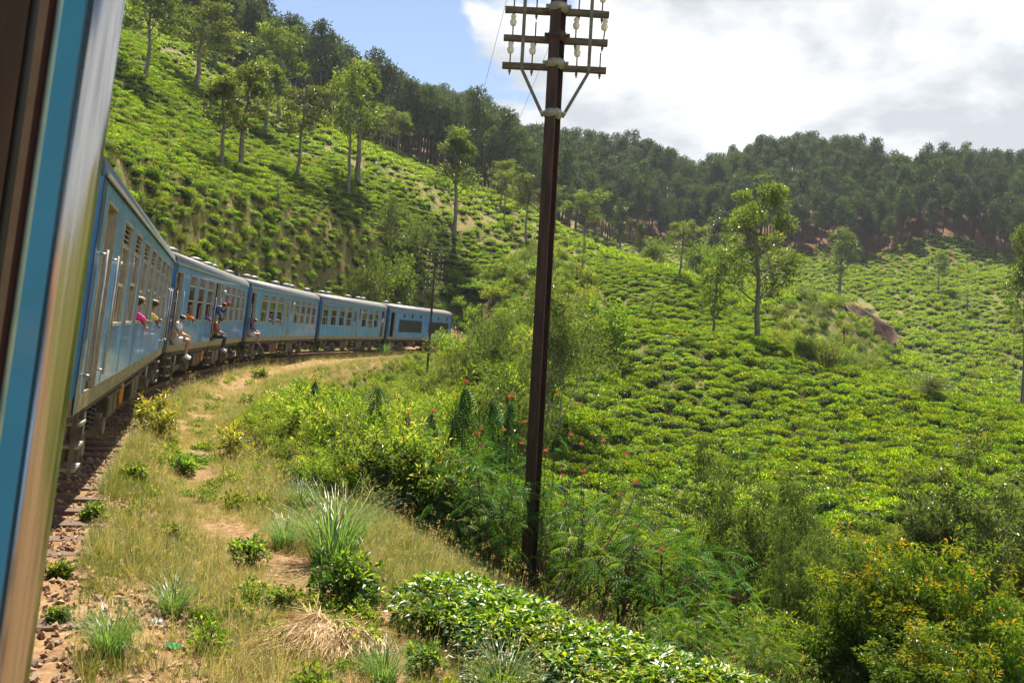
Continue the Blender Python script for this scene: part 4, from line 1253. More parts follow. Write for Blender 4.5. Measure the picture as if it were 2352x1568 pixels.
# ---------------------------------------------------------------- scattering one mass
def scatter(name, meshes, P, rot, scl, idx, label, cat):
    """instances of loose prototype meshes on a point cloud: one object"""
    me = bpy.data.meshes.new(name)
    P = np.asarray(P, float); n = len(P)
    me.vertices.add(n)
    me.vertices.foreach_set('co', P.astype(np.float32).ravel())
    for nm, typ, arr in (('rot', 'FLOAT_VECTOR', rot), ('scl', 'FLOAT_VECTOR', scl)):
        at = me.attributes.new(nm, typ, 'POINT')
        at.data.foreach_set('vector', np.asarray(arr, np.float32).ravel())
    at = me.attributes.new('idx', 'INT', 'POINT')
    at.data.foreach_set('value', np.asarray(idx, np.int32))
    me.update()
    o = obj(name, me)
    ng = bpy.data.node_groups.new(name + '_nodes', 'GeometryNodeTree')
    ng.interface.new_socket('Geometry', in_out='INPUT', socket_type='NodeSocketGeometry')
    ng.interface.new_socket('Geometry', in_out='OUTPUT', socket_type='NodeSocketGeometry')
    gi = ng.nodes.new('NodeGroupInput'); go = ng.nodes.new('NodeGroupOutput')
    m2p = ng.nodes.new('GeometryNodeMeshToPoints')
    ng.links.new(gi.outputs[0], m2p.inputs['Mesh'])
    ip = ng.nodes.new('GeometryNodeInstanceOnPoints')
    ng.links.new(m2p.outputs[0], ip.inputs['Points'])
    ip.inputs['Pick Instance'].default_value = True
    jn = ng.nodes.new('GeometryNodeJoinGeometry')
    for k, m_ in enumerate(meshes):
        src = obj(name + '_source', m_, link=False)
        oi = ng.nodes.new('GeometryNodeObjectInfo')
        oi.inputs['Object'].default_value = src
        oi.inputs['As Instance'].default_value = True
        ng.links.new(oi.outputs['Geometry'], jn.inputs[0])
    ng.links.new(jn.outputs[0], ip.inputs['Instance'])
    def named(nm, dt):
        a = ng.nodes.new('GeometryNodeInputNamedAttribute'); a.data_type = dt
        a.inputs['Name'].default_value = nm
        return a.outputs['Attribute']
    ng.links.new(named('idx', 'INT'), ip.inputs['Instance Index'])
    e2r = ng.nodes.new('FunctionNodeEulerToRotation')
    ng.links.new(named('rot', 'FLOAT_VECTOR'), e2r.inputs[0])
    ng.links.new(e2r.outputs[0], ip.inputs['Rotation'])
    ng.links.new(named('scl', 'FLOAT_VECTOR'), ip.inputs['Scale'])
    ng.links.new(ip.outputs[0], go.inputs[0])
    md = o.modifiers.new('scatter', 'NODES')
    md.node_group = ng
    tag(o, label, cat, kind='stuff')
    return o

def rand_tf(rng, n, s0, s1, tilt=0.12, zs=0.0):
    rot = np.stack([rng.normal(size=n) * tilt, rng.normal(size=n) * tilt, rng.uniform(0, 6.28, n)], -1)
    s = rng.uniform(s0, s1, n)
    scl = np.stack([s, s, s * (1 + rng.uniform(-zs, zs, n))], -1)
    return rot, scl

def dims(*meshes):
    """height and mean spread of a plant, ignoring its outermost stray leaves"""
    V = []
    for m_ in meshes:
        a = np.empty(len(m_.vertices) * 3, np.float32); m_.vertices.foreach_get('co', a); V.append(a.reshape(-1, 3))
    V = np.concatenate(V)
    w = (np.percentile(V[:, 0], 98) - np.percentile(V[:, 0], 2) + np.percentile(V[:, 1], 98) - np.percentile(V[:, 1], 2)) / 2
    return float(np.percentile(V[:, 2], 99.3)), float(w)

def inside(poly, x, y):
    x = np.asarray(x); y = np.asarray(y)
    r = np.zeros(x.shape, bool)
    j = len(poly) - 1
    for i in range(len(poly)):
        xi, yi = poly[i]; xj, yj = poly[j]
        c = ((yi > y) != (yj > y)) & (x < (xj - xi) * (y - yi) / (yj - yi + 1e-12) + xi)
        r ^= c; j = i
    return r
# ================================================================ vegetation
FOREST = ([-400, 200, 540, 740, 1000, 1240, 1350, 1500, 2352, 3000], [165, 165, 152, 168, 172, 185, 228, 246, 246, 246])
def forest_edge(px):
    return np.interp(px, *FOREST)

BRUSH = [(1040, 650), (1180, 600), (1270, 575), (1340, 640), (1400, 700), (1330, 760), (1300, 860), (1230, 960), (1100, 960), (1040, 860), (900, 700), (960, 640)]
SCRUB = [(1790, 700), (1990, 690), (2075, 780), (2010, 865), (1850, 850), (1780, 800)]

def weed_edge(s):
    return np.interp(s, [0, 11, 12.5, 14.5, 20, 26, 34, 50, 66, 76, 100], [5.6, 5.4, 4.8, 4.1, 3.5, 3.8, 4.2, 4.6, 4.3, 3.6, 3.2])

def occluded(P, h=0.6):
    """true where the land hides a plant at P from the camera"""
    t = np.linspace(0.05, 0.97, 36)
    Q = P + np.array([0, 0, h])
    X = Q[:, None, 0] * t; Y = Q[:, None, 1] * t; Z = Q[:, None, 2] * t
    G = ground(X, Y, detail=False)
    return (G > Z + 0.05).any(1)

# ---------------------------------------------------------------- tea
def make_tea():
    rng = np.random.default_rng(11)
    def cand(x0, x1, y0, y1, sp):
        gx, gy = np.meshgrid(np.arange(x0, x1, sp), np.arange(y0, y1, sp))
        x = gx.ravel() + rng.uniform(-.42, .42, gx.size) * sp; y = gy.ravel() + rng.uniform(-.42, .42, gx.size) * sp
        px = 1176 + F2 * x / y
        k = (px > -260) & (px < 2620)
        return x[k], y[k]
    near_x, near_y = cand(-60, 75, 14, 112, 0.62)
    far_x, far_y = cand(-110, 190, 112, 252, 1.45)
    x = np.concatenate([near_x, far_x]); y = np.concatenate([near_y, far_y])
    far = np.concatenate([np.zeros(len(near_x), bool), np.ones(len(far_x), bool)])
    z = ground(x, y)
    P = np.stack([x, y, z], -1)
    px, py, dep = to_print(P)
    s, d = track_coords(x, y)
    left = d < 0
    ok = np.where(left, d < -3.6, (y > 24) & (d > 8.0)) & (y < forest_edge(px) + 3)
    ok &= ~(inside(BRUSH, px, py) & ~left & (y > 24)) & ~inside(SCRUB, px, py)
    ok &= ~(inside(BRUSH, px, py) & left & (rng.uniform(0, 1, len(x)) < 0.75))
    nz = _vnoise(x / 7, y / 7, 9) + 0.5 * _vnoise(x / 2.6, y / 2.6, 10)
    row = (z + 0.35 * _vnoise(x / 9, y / 9, 12)) / np.where(far, 1.5, 0.95)
    row = row - np.floor(row)
    keep = np.where(left, (row < 0.80) & (nz > -0.95), (nz > -1.2) & (rng.uniform(0, 1, len(x)) < 0.9))
    e_ = 0.5
    sl = np.hypot(ground(x + e_, y, detail=False) - ground(x - e_, y, detail=False), ground(x, y + e_, detail=False) - ground(x, y - e_, detail=False)) / (2 * e_)
    ok &= keep & (far | (rng.uniform(0, 1, len(x)) < np.where(left, 0.75 + 0.5 * (d > -16), 0.85) * np.sqrt(1 + sl * sl)))
    P, far, px, py, dep, left, d = P[ok], far[ok], px[ok], py[ok], dep[ok], left[ok], d[ok]
    n = len(P)
    rot, scl = rand_tf(rng, n, 0.45, 1.05, 0.14, 0.25)
    scl *= np.where(left | far, 1.0, 0.86)[:, None]
    scl[:, 2] *= np.where(left, 0.85, 0.98)
    scl *= np.where(left, 0.86, 1.0)[:, None]
    scl *= np.where(far, 1.45, 1.0)[:, None]
    # kept lower where the bushes are plucked
    scl[:, 2] *= 0.92 + 0.25 * _vnoise(P[:, 0] / 5, P[:, 1] / 5, 15)
    P[:, 2] -= 0.04
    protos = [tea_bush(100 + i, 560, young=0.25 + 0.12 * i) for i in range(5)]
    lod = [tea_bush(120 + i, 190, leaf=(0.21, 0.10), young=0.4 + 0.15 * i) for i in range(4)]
    size = scl[:, 0] / dep
    frame = (px > -10) & (px < 2362) & (py > 0) & (py < 1580)
    sel = np.where(frame & ~far & (dep < 75))[0]
    sel = sel[np.argsort(-size[sel])][:900]
    sel = sel[~occluded(P[sel])][:300]
    for i in sel:
        o = obj('tea_bush', protos[int(rng.integers(5))])
        o.location = P[i]; o.rotation_euler = rot[i]; o.scale = scl[i]
        if left[i]:
            tag(o, 'clipped tea bush in the rows on the hillside behind the train', 'tea bush', 'tea bushes on the hillside behind the train')
        else:
            tag(o, 'rounded tea bush among many on the slope across the hollow', 'tea bush', 'tea bushes on the slope across the hollow')
    rest = np.ones(n, bool); rest[sel] = False
    a = rest & ~far; b = rest & far
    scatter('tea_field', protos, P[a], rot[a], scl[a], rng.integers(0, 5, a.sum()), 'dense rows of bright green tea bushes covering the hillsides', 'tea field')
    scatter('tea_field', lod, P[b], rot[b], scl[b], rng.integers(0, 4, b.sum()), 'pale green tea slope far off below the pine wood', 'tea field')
    return n
print('tea', make_tea())

# ---------------------------------------------------------------- pines
def make_pines():
    rng = np.random.default_rng(21)
    X, Y = [], []
    gx, gy = np.meshgrid(np.arange(-190, 240, 4.2), np.arange(140, 400, 4.2))
    x = gx.ravel() + rng.uniform(-2.0, 2.0, gx.size); y = gy.ravel() + rng.uniform(-2.0, 2.0, gx.size)
    px = 1176 + F2 * x / y
    fe = forest_edge(px)
    k = (px > -150) & (px < 2560) & (y > fe + rng.normal(size=len(x)) * 2.5) & (y < fe + np.where(px < 1300, 165, 125))
    x, y = x[k], y[k]
    P = np.stack([x, y, ground(x, y, detail=False)], -1)
    n = len(P)
    pr = [pine(200 + i, 17.0, bare=b, cr=c) for i, (b, c) in enumerate(((0.52, 1.9), (0.60, 2.3), (0.46, 1.8), (0.66, 2.5), (0.56, 1.7)))]
    rot, scl = rand_tf(rng, n, 0.56, 0.98, 0.03, 0.16)
    px, py, dep = to_print(P + np.array([0, 0, 8.0]))
    size = scl[:, 2] / dep
    fr = (px > 0) & (px < 2352) & (py > -60)
    sel = np.where(fr)[0]
    sel = sel[np.argsort(-size[sel])][:1400]
    sel = sel[~occluded(P[sel], 9.0)][:300]
    G = 'pine trees along the lower edge of the wood'
    for i in sel:
        t, c = pr[int(rng.integers(5))]
        o = empty('pine_tree', P[i]); o.rotation_euler = rot[i]; o.scale = scl[i]
        obj('trunk', t, o); obj('crown', c, o)
        tag(o, 'tall dark pine standing at the near edge of the hillside wood', 'pine tree', G)
    rest = np.ones(n, bool); rest[sel] = False
    jm = []
    for t, c in pr:
        mb = MB()
        for m_, mi in ((c, 0), (t, 1)):
            V = np.empty(len(m_.vertices) * 3, np.float32); m_.vertices.foreach_get('co', V)
            A = np.empty(len(m_.vertices), np.float32); m_.attributes['v'].data.foreach_get('value', A)
            mb.add(V.reshape(-1, 3), [tuple(p.vertices) for p in m_.polygons], mi, A)
        jm.append(mb.mesh('pine', [L_PINE, M_PBARK]))
    scatter('pine_forest', jm, P[rest], rot[rest], scl[rest], rng.integers(0, 5, rest.sum()), 'dark pine wood covering the hills along the skyline', 'forest')
    return n
print('pines', make_pines())

# ---------------------------------------------------------------- single trees
OAKS = {
 'a': silver_oak(301, 12, 0.40, 2.6, 0.02, shape='cone'),
 'b': silver_oak(302, 12, 0.44, 2.9, 0.03, shape='round'),
 'c': silver_oak(303, 12, 0.42, 3.2, 0.025, shape='vase'),
 'd': silver_oak(304, 12, 0.38, 2.4, 0.03, shape='cone', per=38),
 'e': silver_oak(305, 12, 0.44, 3.0, 0.02, shape='round', per=46),
 'big': silver_oak(306, 12, 0.24, 3.4, 0.012, per=60, clump=0.52, leaf=(0.24, 0.09), shape='cone', limbs=21, vr=(0.3, 0.95)),
 'broad': silver_oak(307, 9, 0.28, 2.6, 0.03, per=44, clump=0.55, leaf=(0.24, 0.11), m=L_WEED, shape='round', limbs=15, vr=(0.05, 0.6)),
 'slim': silver_oak(308, 10, 0.25, 1.3, 0.015, per=24, clump=0.55, shape='cone', limbs=13, vr=(0.05, 0.5)),
 'thin': silver_oak(309, 6, 0.35, 1.2, 0.05, per=9, clump=0.4, leaf=(0.2, 0.09), shape='vase', limbs=8, vr=(0.4, 0.9), m=L_WEED),
}
OH = {k: dims(v[1])[0] for k, v in OAKS.items()}
OW = {k: dims(v[1])[1] for k, v in OAKS.items()}
HG = 'shade trees scattered over the tea slopes'
TREES = [
 (335, 192, -45, 175, None, 'b', 'big spreading shade tree on the upper tea slope beside the chrome rail'),
 (452, 205, 8, 150, None, 'c', 'forked shade tree at the top-left hill crest against the sky'),
 (492, 178, 70, 105, 135, 'd', 'smaller shade tree just behind the forked one on the crest'),
 (510, 392, 172, 100, None, 'a', 'upright shade tree, left of the close pair above the first coach'),
 (551, 386, 140, 115, None, 'd', 'leaning shade tree, right of the close pair above the first coach'),
 (608, 308, 150, 95, None, 'a', 'slender shade tree in the middle of the upper tea slope'),
 (638, 278, 62, 150, None, 'b', 'tallest shade tree on the upper slope, dark crown against the sky'),
 (683, 412, 195, 115, None, 'c', 'open-crowned shade tree alone on the hazy middle slope'),
 (800, 452, 160, 130, None, 'e', 'dense shade tree, nearer of the twin trunks above the third coach'),
 (822, 416, 142, 125, None, 'a', 'brownish shade tree, farther of the twin trunks above the third coach'),
 (880, 352, 245, 75, 160, 'e', 'round shade tree on the ridge right of the twin trunks'),
 (912, 362, 262, 60, 165, 'd', 'low grey-green tree on the ridge edge in front of the pines'),
 (760, 300, 205, 80, 158, 'b', 'bushy ridge tree between the hazy slope and the twin trunks'),
 (1043, 547, 296, 108, None, 'a', 'lone straight shade tree on the slope above the power car'),
 (1150, 470, 368, 78, 140, 'b', 'shade tree on the ridge left of the close telegraph pole, farther of two'),
 (1158, 505, 388, 62, 128, 'e', 'shade tree on the ridge left of the close telegraph pole, nearer of two'),
 (1207, 540, 398, 72, 122, 'c', 'crooked shade tree just left of the close telegraph pole'),
 (1275, 520, 425, 62, 135, 'b', 'shade tree half hidden behind the close telegraph pole'),
 (1342, 560, 436, 98, 125, 'e', 'wide leafy shade tree just right of the close telegraph pole'),
 (1425, 565, 462, 42, 180, 'slim', 'narrow dark tree before the pine wood, the taller of two'),
 (1468, 562, 503, 28, 185, 'slim', 'small narrow dark tree before the pine wood'),
 (1560, 652, 506, 90, None, 'e', 'round twin-lobed shade tree on the sunny ridge'),
 (1637, 788, 575, 118, None, 'broad', 'dark broad-leaved tree standing left of the tallest tree on the tea slope'),
 (1733, 808, 418, 205, None, 'big', 'tallest tree on the near tea slope, wide ragged crown'),
 (1650, 570, 488, 66, 200, 'slim', 'hazy grey-green tree behind the tallest tea-slope tree'),
 (1770, 690, 572, 70, 150, 'd', 'hazy shade tree partly hidden right behind the tallest tea-slope tree'),
 (1927, 694, 522, 78, None, 'd', 'straight shade tree on the ridge above the bare earth bank'),
 (2155, 680, 582, 50, None, 'c', 'lone shade tree in the middle of the far tea slope'),
 (2222, 722, 655, 36, None, 'thin', 'thin bare-looking sapling on the far tea slope'),
 (2356, 790, 520, 80, 88, 'd', 'shade tree cut off by the right edge of the picture'),
 (1335, 605, 538, 34, 96, 'thin', 'young pale sapling on the slope right of the close telegraph pole'),
 (640, 476, 400, 42, None, 'thin', 'thin pale sapling on the terraces above the second coach'),
 (1490, 742, 668, 40, None, 'thin', 'small yellow-green sapling on the tea slope below the ridge'),
]
def place_tree(px, by, ty, wpx, Yf, kind, label):
    if Yf:
        r_ = ray(px, by); p = Vector((r_[0] * Yf, Yf, float(ground([r_[0] * Yf], [Yf])[0])))
    else:
        p = hit(px, by)
    _, y0, dep = to_print(np.array(p))
    Hm = (float(y0) - ty) / F2 * float(dep)
    sz = Hm / OH[kind]; sx = 0.9 * (wpx / F2 * float(dep)) / OW[kind]
    o = empty('shade_tree', p, random.Random(px).uniform(0, 6.28))
    o.scale = (sx, sx, sz)
    t, c = OAKS[kind]
    obj('trunk', t, o); obj('crown', c, o)
    tag(o, label, 'tree', HG)
    return o
for a in TREES:
    place_tree(*a)

# ---------------------------------------------------------------- shrubs one can tell apart
SH = {
 'glint': shrub(401, 3.0, 1.5, 12, 34, (0.15, 0.06), L_GUM, (0.25, 0.9), 0.36, joined=False, depth=1),
 'glint2': shrub(402, 3.0, 1.6, 11, 34, (0.15, 0.06), L_GUM, (0.15, 0.8), 0.38, joined=False),
 'leafy': shrub(403, 2.2, 1.2, 11, 30, (0.13, 0.06), L_WEED, (0.15, 0.75), 0.32, joined=False),
 'leafy2': shrub(404, 2.2, 1.3, 11, 30, (0.13, 0.055), L_WEED, (0.25, 0.9), 0.32, joined=False),
 'open': shrub(405, 3.0, 2.0, 7, 46, (0.13, 0.042), L_GUM, (0.3, 1.0), 0.42, joined=False, depth=2, bark=M_PALE, spread=0.75, flat=0.5),
 'topiary': shrub(406, 1.6, 0.8, 5, 60, (0.13, 0.05), L_TEA, (0.3, 0.8), 0.34, joined=False, flat=0.6),
}
SHH = {k: dims(v[1]) for k, v in SH.items()}
SHRUBS = [
 (838, 700, 540, 110, 82, 'glint', 'large shrub with glittering pale leaves above the fourth coach', 'shrub'),
 (900, 560, 448, 80, None, 'glint2', 'shrub with shining leaves high on the slope, left of the lone straight tree', 'shrub'),
 (958, 600, 488, 95, None, 'glint', 'dark rounded shrub with shining leaves left of the lone straight tree', 'shrub'),
 (905, 700, 590, 110, 90, 'leafy', 'bushy green shrub above the joint of the last two coaches', 'shrub'),
 (1020, 705, 610, 105, 104, 'leafy2', 'yellow-green shrub directly behind the distant telegraph pole', 'shrub'),
 (1085, 740, 640, 110, 100, 'leafy', 'rounded green shrub beyond the nose of the power car', 'shrub'),
 (1150, 720, 610, 120, 106, 'leafy2', 'light green shrub on the brushy slope left of the close pole', 'shrub'),
 (1060, 830, 742, 110, 66, 'leafy2', 'leafy shrub hiding the front of the power car', 'shrub'),
 (1130, 880, 712, 150, 48, 'glint2', 'tall grey-green shrub left of the pale-stemmed shrub', 'shrub'),
 (1272, 890, 642, 235, 37, 'open', 'pale-stemmed spreading shrub with shining leaves behind the close pole', 'shrub'),
 (1180, 1010, 800, 190, 28, 'glint', 'bushy shrub with shining leaves just left of the close telegraph pole', 'shrub'),
 (1385, 830, 690, 120, 56, 'leafy', 'dark green shrub on the tea slope right of the pale-stemmed shrub', 'shrub'),
 (1225, 700, 600, 90, 100, 'leafy', 'olive shrub on the brushy slope seen against the close pole', 'shrub'),
 (1080, 1010, 850, 130, 30, 'leafy2', 'yellow-green shrub in the weeds left of the close telegraph pole', 'shrub'),
 (1930, 878, 828, 34, None, 'topiary', 'small mop-headed bush on the ridge below the thin far pole', 'bush'),
 (1880, 862, 820, 30, None, 'topiary', 'small dark mop-headed bush left of the thin far pole', 'bush'),
 (1650, 835, 780, 50, None, 'topiary', 'mop-headed bush on the tea slope below the broad-leaved tree', 'bush'),
 (1558, 785, 742, 34, None, 'topiary', 'tiny mop-headed bush on the tea slope left of the broad-leaved tree', 'bush'),
 (1420, 745, 705, 34, None, 'topiary', 'mop-headed bush beside the short dark post on the slope', 'bush'),
 (2130, 930, 858, 100, 54, 'open', 'yellow-leaved spreading bush on the ridge of the near tea slope', 'bush'),
 (1650, 600, 545, 70, 150, 'leafy2', 'pale bush on the crest left of the tallest tree', 'bush'),
 (1500, 590, 545, 60, 150, 'leafy', 'hazy bush in the gap below the pine wood', 'bush'),
 (1600, 590, 550, 66, 170, 'leafy', 'round hazy bush left of the tallest tree, below the pines', 'bush'),
]
def place_shrub(px, by, ty, wpx, Yf, kind, label, cat):
    if Yf:
        r_ = ray(px, by); p = Vector((r_[0] * Yf, Yf, float(ground([r_[0] * Yf], [Yf])[0])))
    else:
        p = hit(px, by)
    _, y0, dep = to_print(np.array(p))
    Hm = max(0.5, (float(y0) - ty) / F2 * float(dep))
    o = empty('shrub' if cat == 'shrub' else 'bush', p, random.Random(px * 7 + by).uniform(0, 6.28))
    sx = (wpx / F2 * float(dep)) / SHH[kind][1]
    o.scale = (sx, sx, Hm / SHH[kind][0])
    st, fo = SH[kind]
    obj('stems', st, o); obj('foliage', fo, o)
    tag(o, label, cat)
    return o
for a in SHRUBS:
    place_shrub(*a)

# ---------------------------------------------------------------- the weedy bank right of the verge
def ring_points(rng, n, smin, smax, dmin, dmax, edge=True):
    s = rng.uniform(smin, smax, n); d = rng.uniform(dmin, dmax, n)
    if edge: d = d + weed_edge(s)
    x = np.interp(s, _s, CXL) + d * np.interp(s, _s, RX); y = np.interp(s, _s, CYL) + d * np.interp(s, _s, RY)
    return x, y, s, d

def make_weeds():
    rng = np.random.default_rng(31)
    pr = [shrub(410 + i, h, r, st, pe, lf, m_, vr, cl, spread=0.7) for i, (h, r, st, pe, lf, m_, vr, cl) in enumerate((
        (1.3, 0.55, 9, 22, (0.085, 0.04), L_WEED, (0.3, 0.9), 0.16), (1.1, 0.6, 10, 20, (0.075, 0.038), L_WEED, (0.15, 0.75), 0.15),
        (1.5, 0.5, 8, 22, (0.095, 0.035), L_WEED, (0.4, 1.0), 0.17), (0.9, 0.55, 9, 22, (0.07, 0.04), L_WEED, (0.2, 0.8), 0.14),
        (1.4, 0.45, 7, 24, (0.10, 0.028), L_GUM, (0.3, 0.95), 0.16)))]
    X, Y, H = [], [], []
    for n, s0, s1, d0, d1, h0, h1 in ((440, 14.0, 24, 0.15, 3.4, 0.75, 1.05), (1100, 22, 50, 0.1, 6.5, 0.6, 1.05), (1300, 48, 97, 0.1, 9, 0.55, 1.1)):
        x, y, s, d = ring_points(rng, n, s0, s1, d0, d1)
        h = rng.uniform(h0, h1, n) * (0.34 + 0.66 * sstep(0.1, 1.9, d - weed_edge(s)))
        X.append(x); Y.append(y); H.append(h)
    # rough brush on the slopes round the end of the train and by the bare bank
    for poly, sp, h0, h1 in ((BRUSH, 1.7, 0.9, 1.9), (SCRUB, 1.8, 0.8, 1.7)):
        gx, gy = np.meshgrid(np.arange(-30, 75, sp), np.arange(30, 150, sp))
        x = gx.ravel() + rng.uniform(-.8, .8, gx.size); y = gy.ravel() + rng.uniform(-.8, .8, gx.size)
        px, py, _ = to_print(np.stack([x, y, ground(x, y)], -1))
        s, d = track_coords(x, y)
        k = inside(poly, px, py) & (np.abs(d) > 4.2)
        X.append(x[k]); Y.append(y[k]); H.append(rng.uniform(h0, h1, k.sum()))
    # cutting behind the coaches
    x, y, s, d = ring_points(rng, 700, 14, 97, -7.5, -2.7, edge=False)
    X.append(x); Y.append(y); H.append(rng.uniform(0.3, 0.85, len(x)))
    # the hollow on the right
    x = rng.uniform(-1, 17, 520); y = rng.uniform(11.5, 27, 520)
    s, d = track_coords(x, y); k = (d > 8.5) & (x < y * 0.62) & ~((y < 15.5) & (x < 3.5))
    X.append(x[k]); Y.append(y[k]); H.append(rng.uniform(0.5, 0.95, k.sum()))
    # creeping bushes along the ridge edge of the tea hill
    x, y, h = np.concatenate(X), np.concatenate(Y), np.concatenate(H)
    P = np.stack([x, y, ground(x, y)], -1)
    n = len(P)
    rot, scl = rand_tf(rng, n, 1, 1, 0.12, 0.15)
    scl = scl * h[:, None] * rng.uniform(0.85, 1.1, (n, 1))
    scatter('undergrowth', pr, P, rot, scl, rng.integers(0, 5, n), 'tangled yellow-green weeds and brush beside the line', 'undergrowth')
make_weeds()

def make_grass():
    rng = np.random.default_rng(41)
    green = [grass_tuft(500, 26, 0.17, 0.08, 0.0055, (0.0, 0.55)), grass_tuft(501, 24, 0.20, 0.08, 0.0045, (0.1, 0.7)), grass_tuft(503, 26, 0.20, 0.07, 0.005, (0.0, 0.6)), grass_tuft(504, 20, 0.12, 0.08, 0.006, (0.0, 0.5))]
    dry = [grass_tuft(502, 24, 0.13, 0.10, 0.0045, (0.55, 1.0), curl=1.6), grass_tuft(505, 20, 0.22, 0.07, 0.0035, (0.45, 0.95)), grass_tuft(506, 24, 0.16, 0.10, 0.004, (0.5, 1.0), curl=1.3), grass_tuft(507, 22, 0.26, 0.06, 0.0035, (0.35, 0.85), heads=2)]
    X, Y, S, K = [], [], [], []
    pc = lambda s: np.interp(s, [0, 8, 14, 30], [3.9, 3.7, 2.75, 2.6])
    for n, s0, s1, dmin, m0, m1 in ((15000, 3.0, 14, 1.65, 0.5, 1.1), (11000, 13, 30, 1.7, 0.75, 1.35), (8000, 28, 95, 1.7, 1.0, 1.8)):
        s = rng.uniform(s0, s1, n); e = weed_edge(s) + 0.8
        d = dmin + rng.uniform(0, 1, n) * (e - dmin)
        x = np.interp(s, _s, CXL) + d * np.interp(s, _s, RX); y = np.interp(s, _s, CYL) + d * np.interp(s, _s, RY)
        nz = _vnoise(x / 0.9, y / 0.9, 21) + 0.7 * _vnoise(x / 0.3, y / 0.3, 22)
        path = np.exp(-((d - pc(s)) / 0.55) ** 2)
        ball = (d < 2.55) & (s < 8.6)
        k = (nz - 0.95 * path > -0.72) & ~(ball & (rng.uniform(0, 1, n) < 0.72))
        dn = _vnoise(x / 1.3, y / 1.3, 25) * 0.5 + 0.5
        isdry = rng.uniform(0, 1, n) < np.clip(0.30 + 0.6 * path + 0.5 * (dn - 0.5) + 0.25 * (s < 7.5) + 0.2 * (s > 30), 0.05, 0.97)
        X.append(x[k]); Y.append(y[k]); S.append((rng.uniform(m0, m1, n) * (1 - 0.45 * path))[k]); K.append(isdry[k])
    for n, x0, x1, y0, y1, m0, m1 in ((3500, -3, 8, 7, 14, 0.7, 1.4), (9000, -4, 40, 22, 62, 1.0, 2.0)):
        x = rng.uniform(x0, x1, n); y = rng.uniform(y0, y1, n)
        s, d = track_coords(x, y); k = (d > weed_edge(s) - 0.3) & (x < y * 0.62)
        X.append(x[k]); Y.append(y[k]); S.append(rng.uniform(m0, m1, k.sum())); K.append(rng.uniform(0, 1, k.sum()) < 0.3)
    x, y, s, d = ring_points(rng, 9000, 14, 97, -22, -2.8, edge=False)
    X.append(x); Y.append(y); S.append(rng.uniform(1.6, 3.0, len(x))); K.append(rng.uniform(0, 1, len(x)) < 0.2)
    x, y, sc, kd = np.concatenate(X), np.concatenate(Y), np.concatenate(S), np.concatenate(K)
    P = np.stack([x, y, ground(x, y)], -1); n = len(P)
    rot, scl = rand_tf(rng, n, 1, 1, 0.2, 0.2)
    scl *= sc[:, None]
    for pr, sel, nm, lb in ((green, ~kd, 'grass', 'green grass growing over the trackside verge'), (dry, kd, 'dry_grass', 'straw-yellow dry grass along the trodden verge')):
        scatter(nm, pr, P[sel], rot[sel], scl[sel], rng.integers(0, 4, sel.sum()), lb, 'grass')
    # low broad-leaved weeds among the grass
    pr = [shrub(520 + i, 0.30, 0.28, 6, 9, (0.055, 0.03), L_WEED, (0.05 + 0.15 * i, 0.7 + 0.1 * i), 0.09, spread=1.1) for i in range(3)]
    n = 420
    s = 4 + 40 * rng.uniform(0, 1, n) ** 1.6; d = 1.9 + rng.uniform(0, 1, n) ** 0.8 * (weed_edge(s) - 1.5)
    x = np.interp(s, _s, CXL) + d * np.interp(s, _s, RX); y = np.interp(s, _s, CYL) + d * np.interp(s, _s, RY)
    k = _vnoise(x / 1.1, y / 1.1, 33) > -0.25; x, y = x[k], y[k]
    P = np.stack([x, y, ground(x, y) - 0.02], -1)
    rot, scl = rand_tf(rng, len(P), 0.25, 0.95, 0.2, 0.35)
    scatter('low_weeds', pr, P, rot, scl, rng.integers(0, 3, len(P)), 'low leafy weeds dotted through the verge grass', 'weeds')
    # cut straw and leaf litter lying flat on the trodden path
    n = 9000
    s = 3.5 + 14 * rng.uniform(0, 1, n) ** 1.3; d = pc(s) + rng.normal(size=n) * 0.85
    k = d > 2.0; s, d = s[k], d[k]; n = len(s)
    x = np.interp(s, _s, CXL) + d * np.interp(s, _s, RX); y = np.interp(s, _s, CYL) + d * np.interp(s, _s, RY)
    P = np.stack([x, y, ground(x, y) + 0.012], -1)
    a = rng.uniform(0, 6.28, n)
    mb = MB()
    leaf_cloud(mb, P, np.stack([np.cos(a), np.sin(a), rng.uniform(-.05, .25, n)], -1), np.array([0, 0, 1.0]) + rng.normal(size=(n, 3)) * 0.3, rng.uniform(.04, .22, n), rng.uniform(.003, .010, n), rng.uniform(0, 1, n), fold=0.05, droop=0.05)
    tag(mb.build('straw_litter', L_STRAW), 'loose straw and dry stalks strewn over the trodden path', 'straw', kind='stuff')
make_grass()
# ================================================================ plants and litter close to the lens
def gz(x, y):
    return float(ground([x], [y])[0])

def thing(name, p, label, cat, meshes, names, scale=(1, 1, 1), rz=0.0, group=None):
    o = empty(name, p, rz); o.scale = scale
    for m_, n_ in zip(meshes, names):
        obj(n_, m_, o)
    tag(o, label, cat, group)
    return o

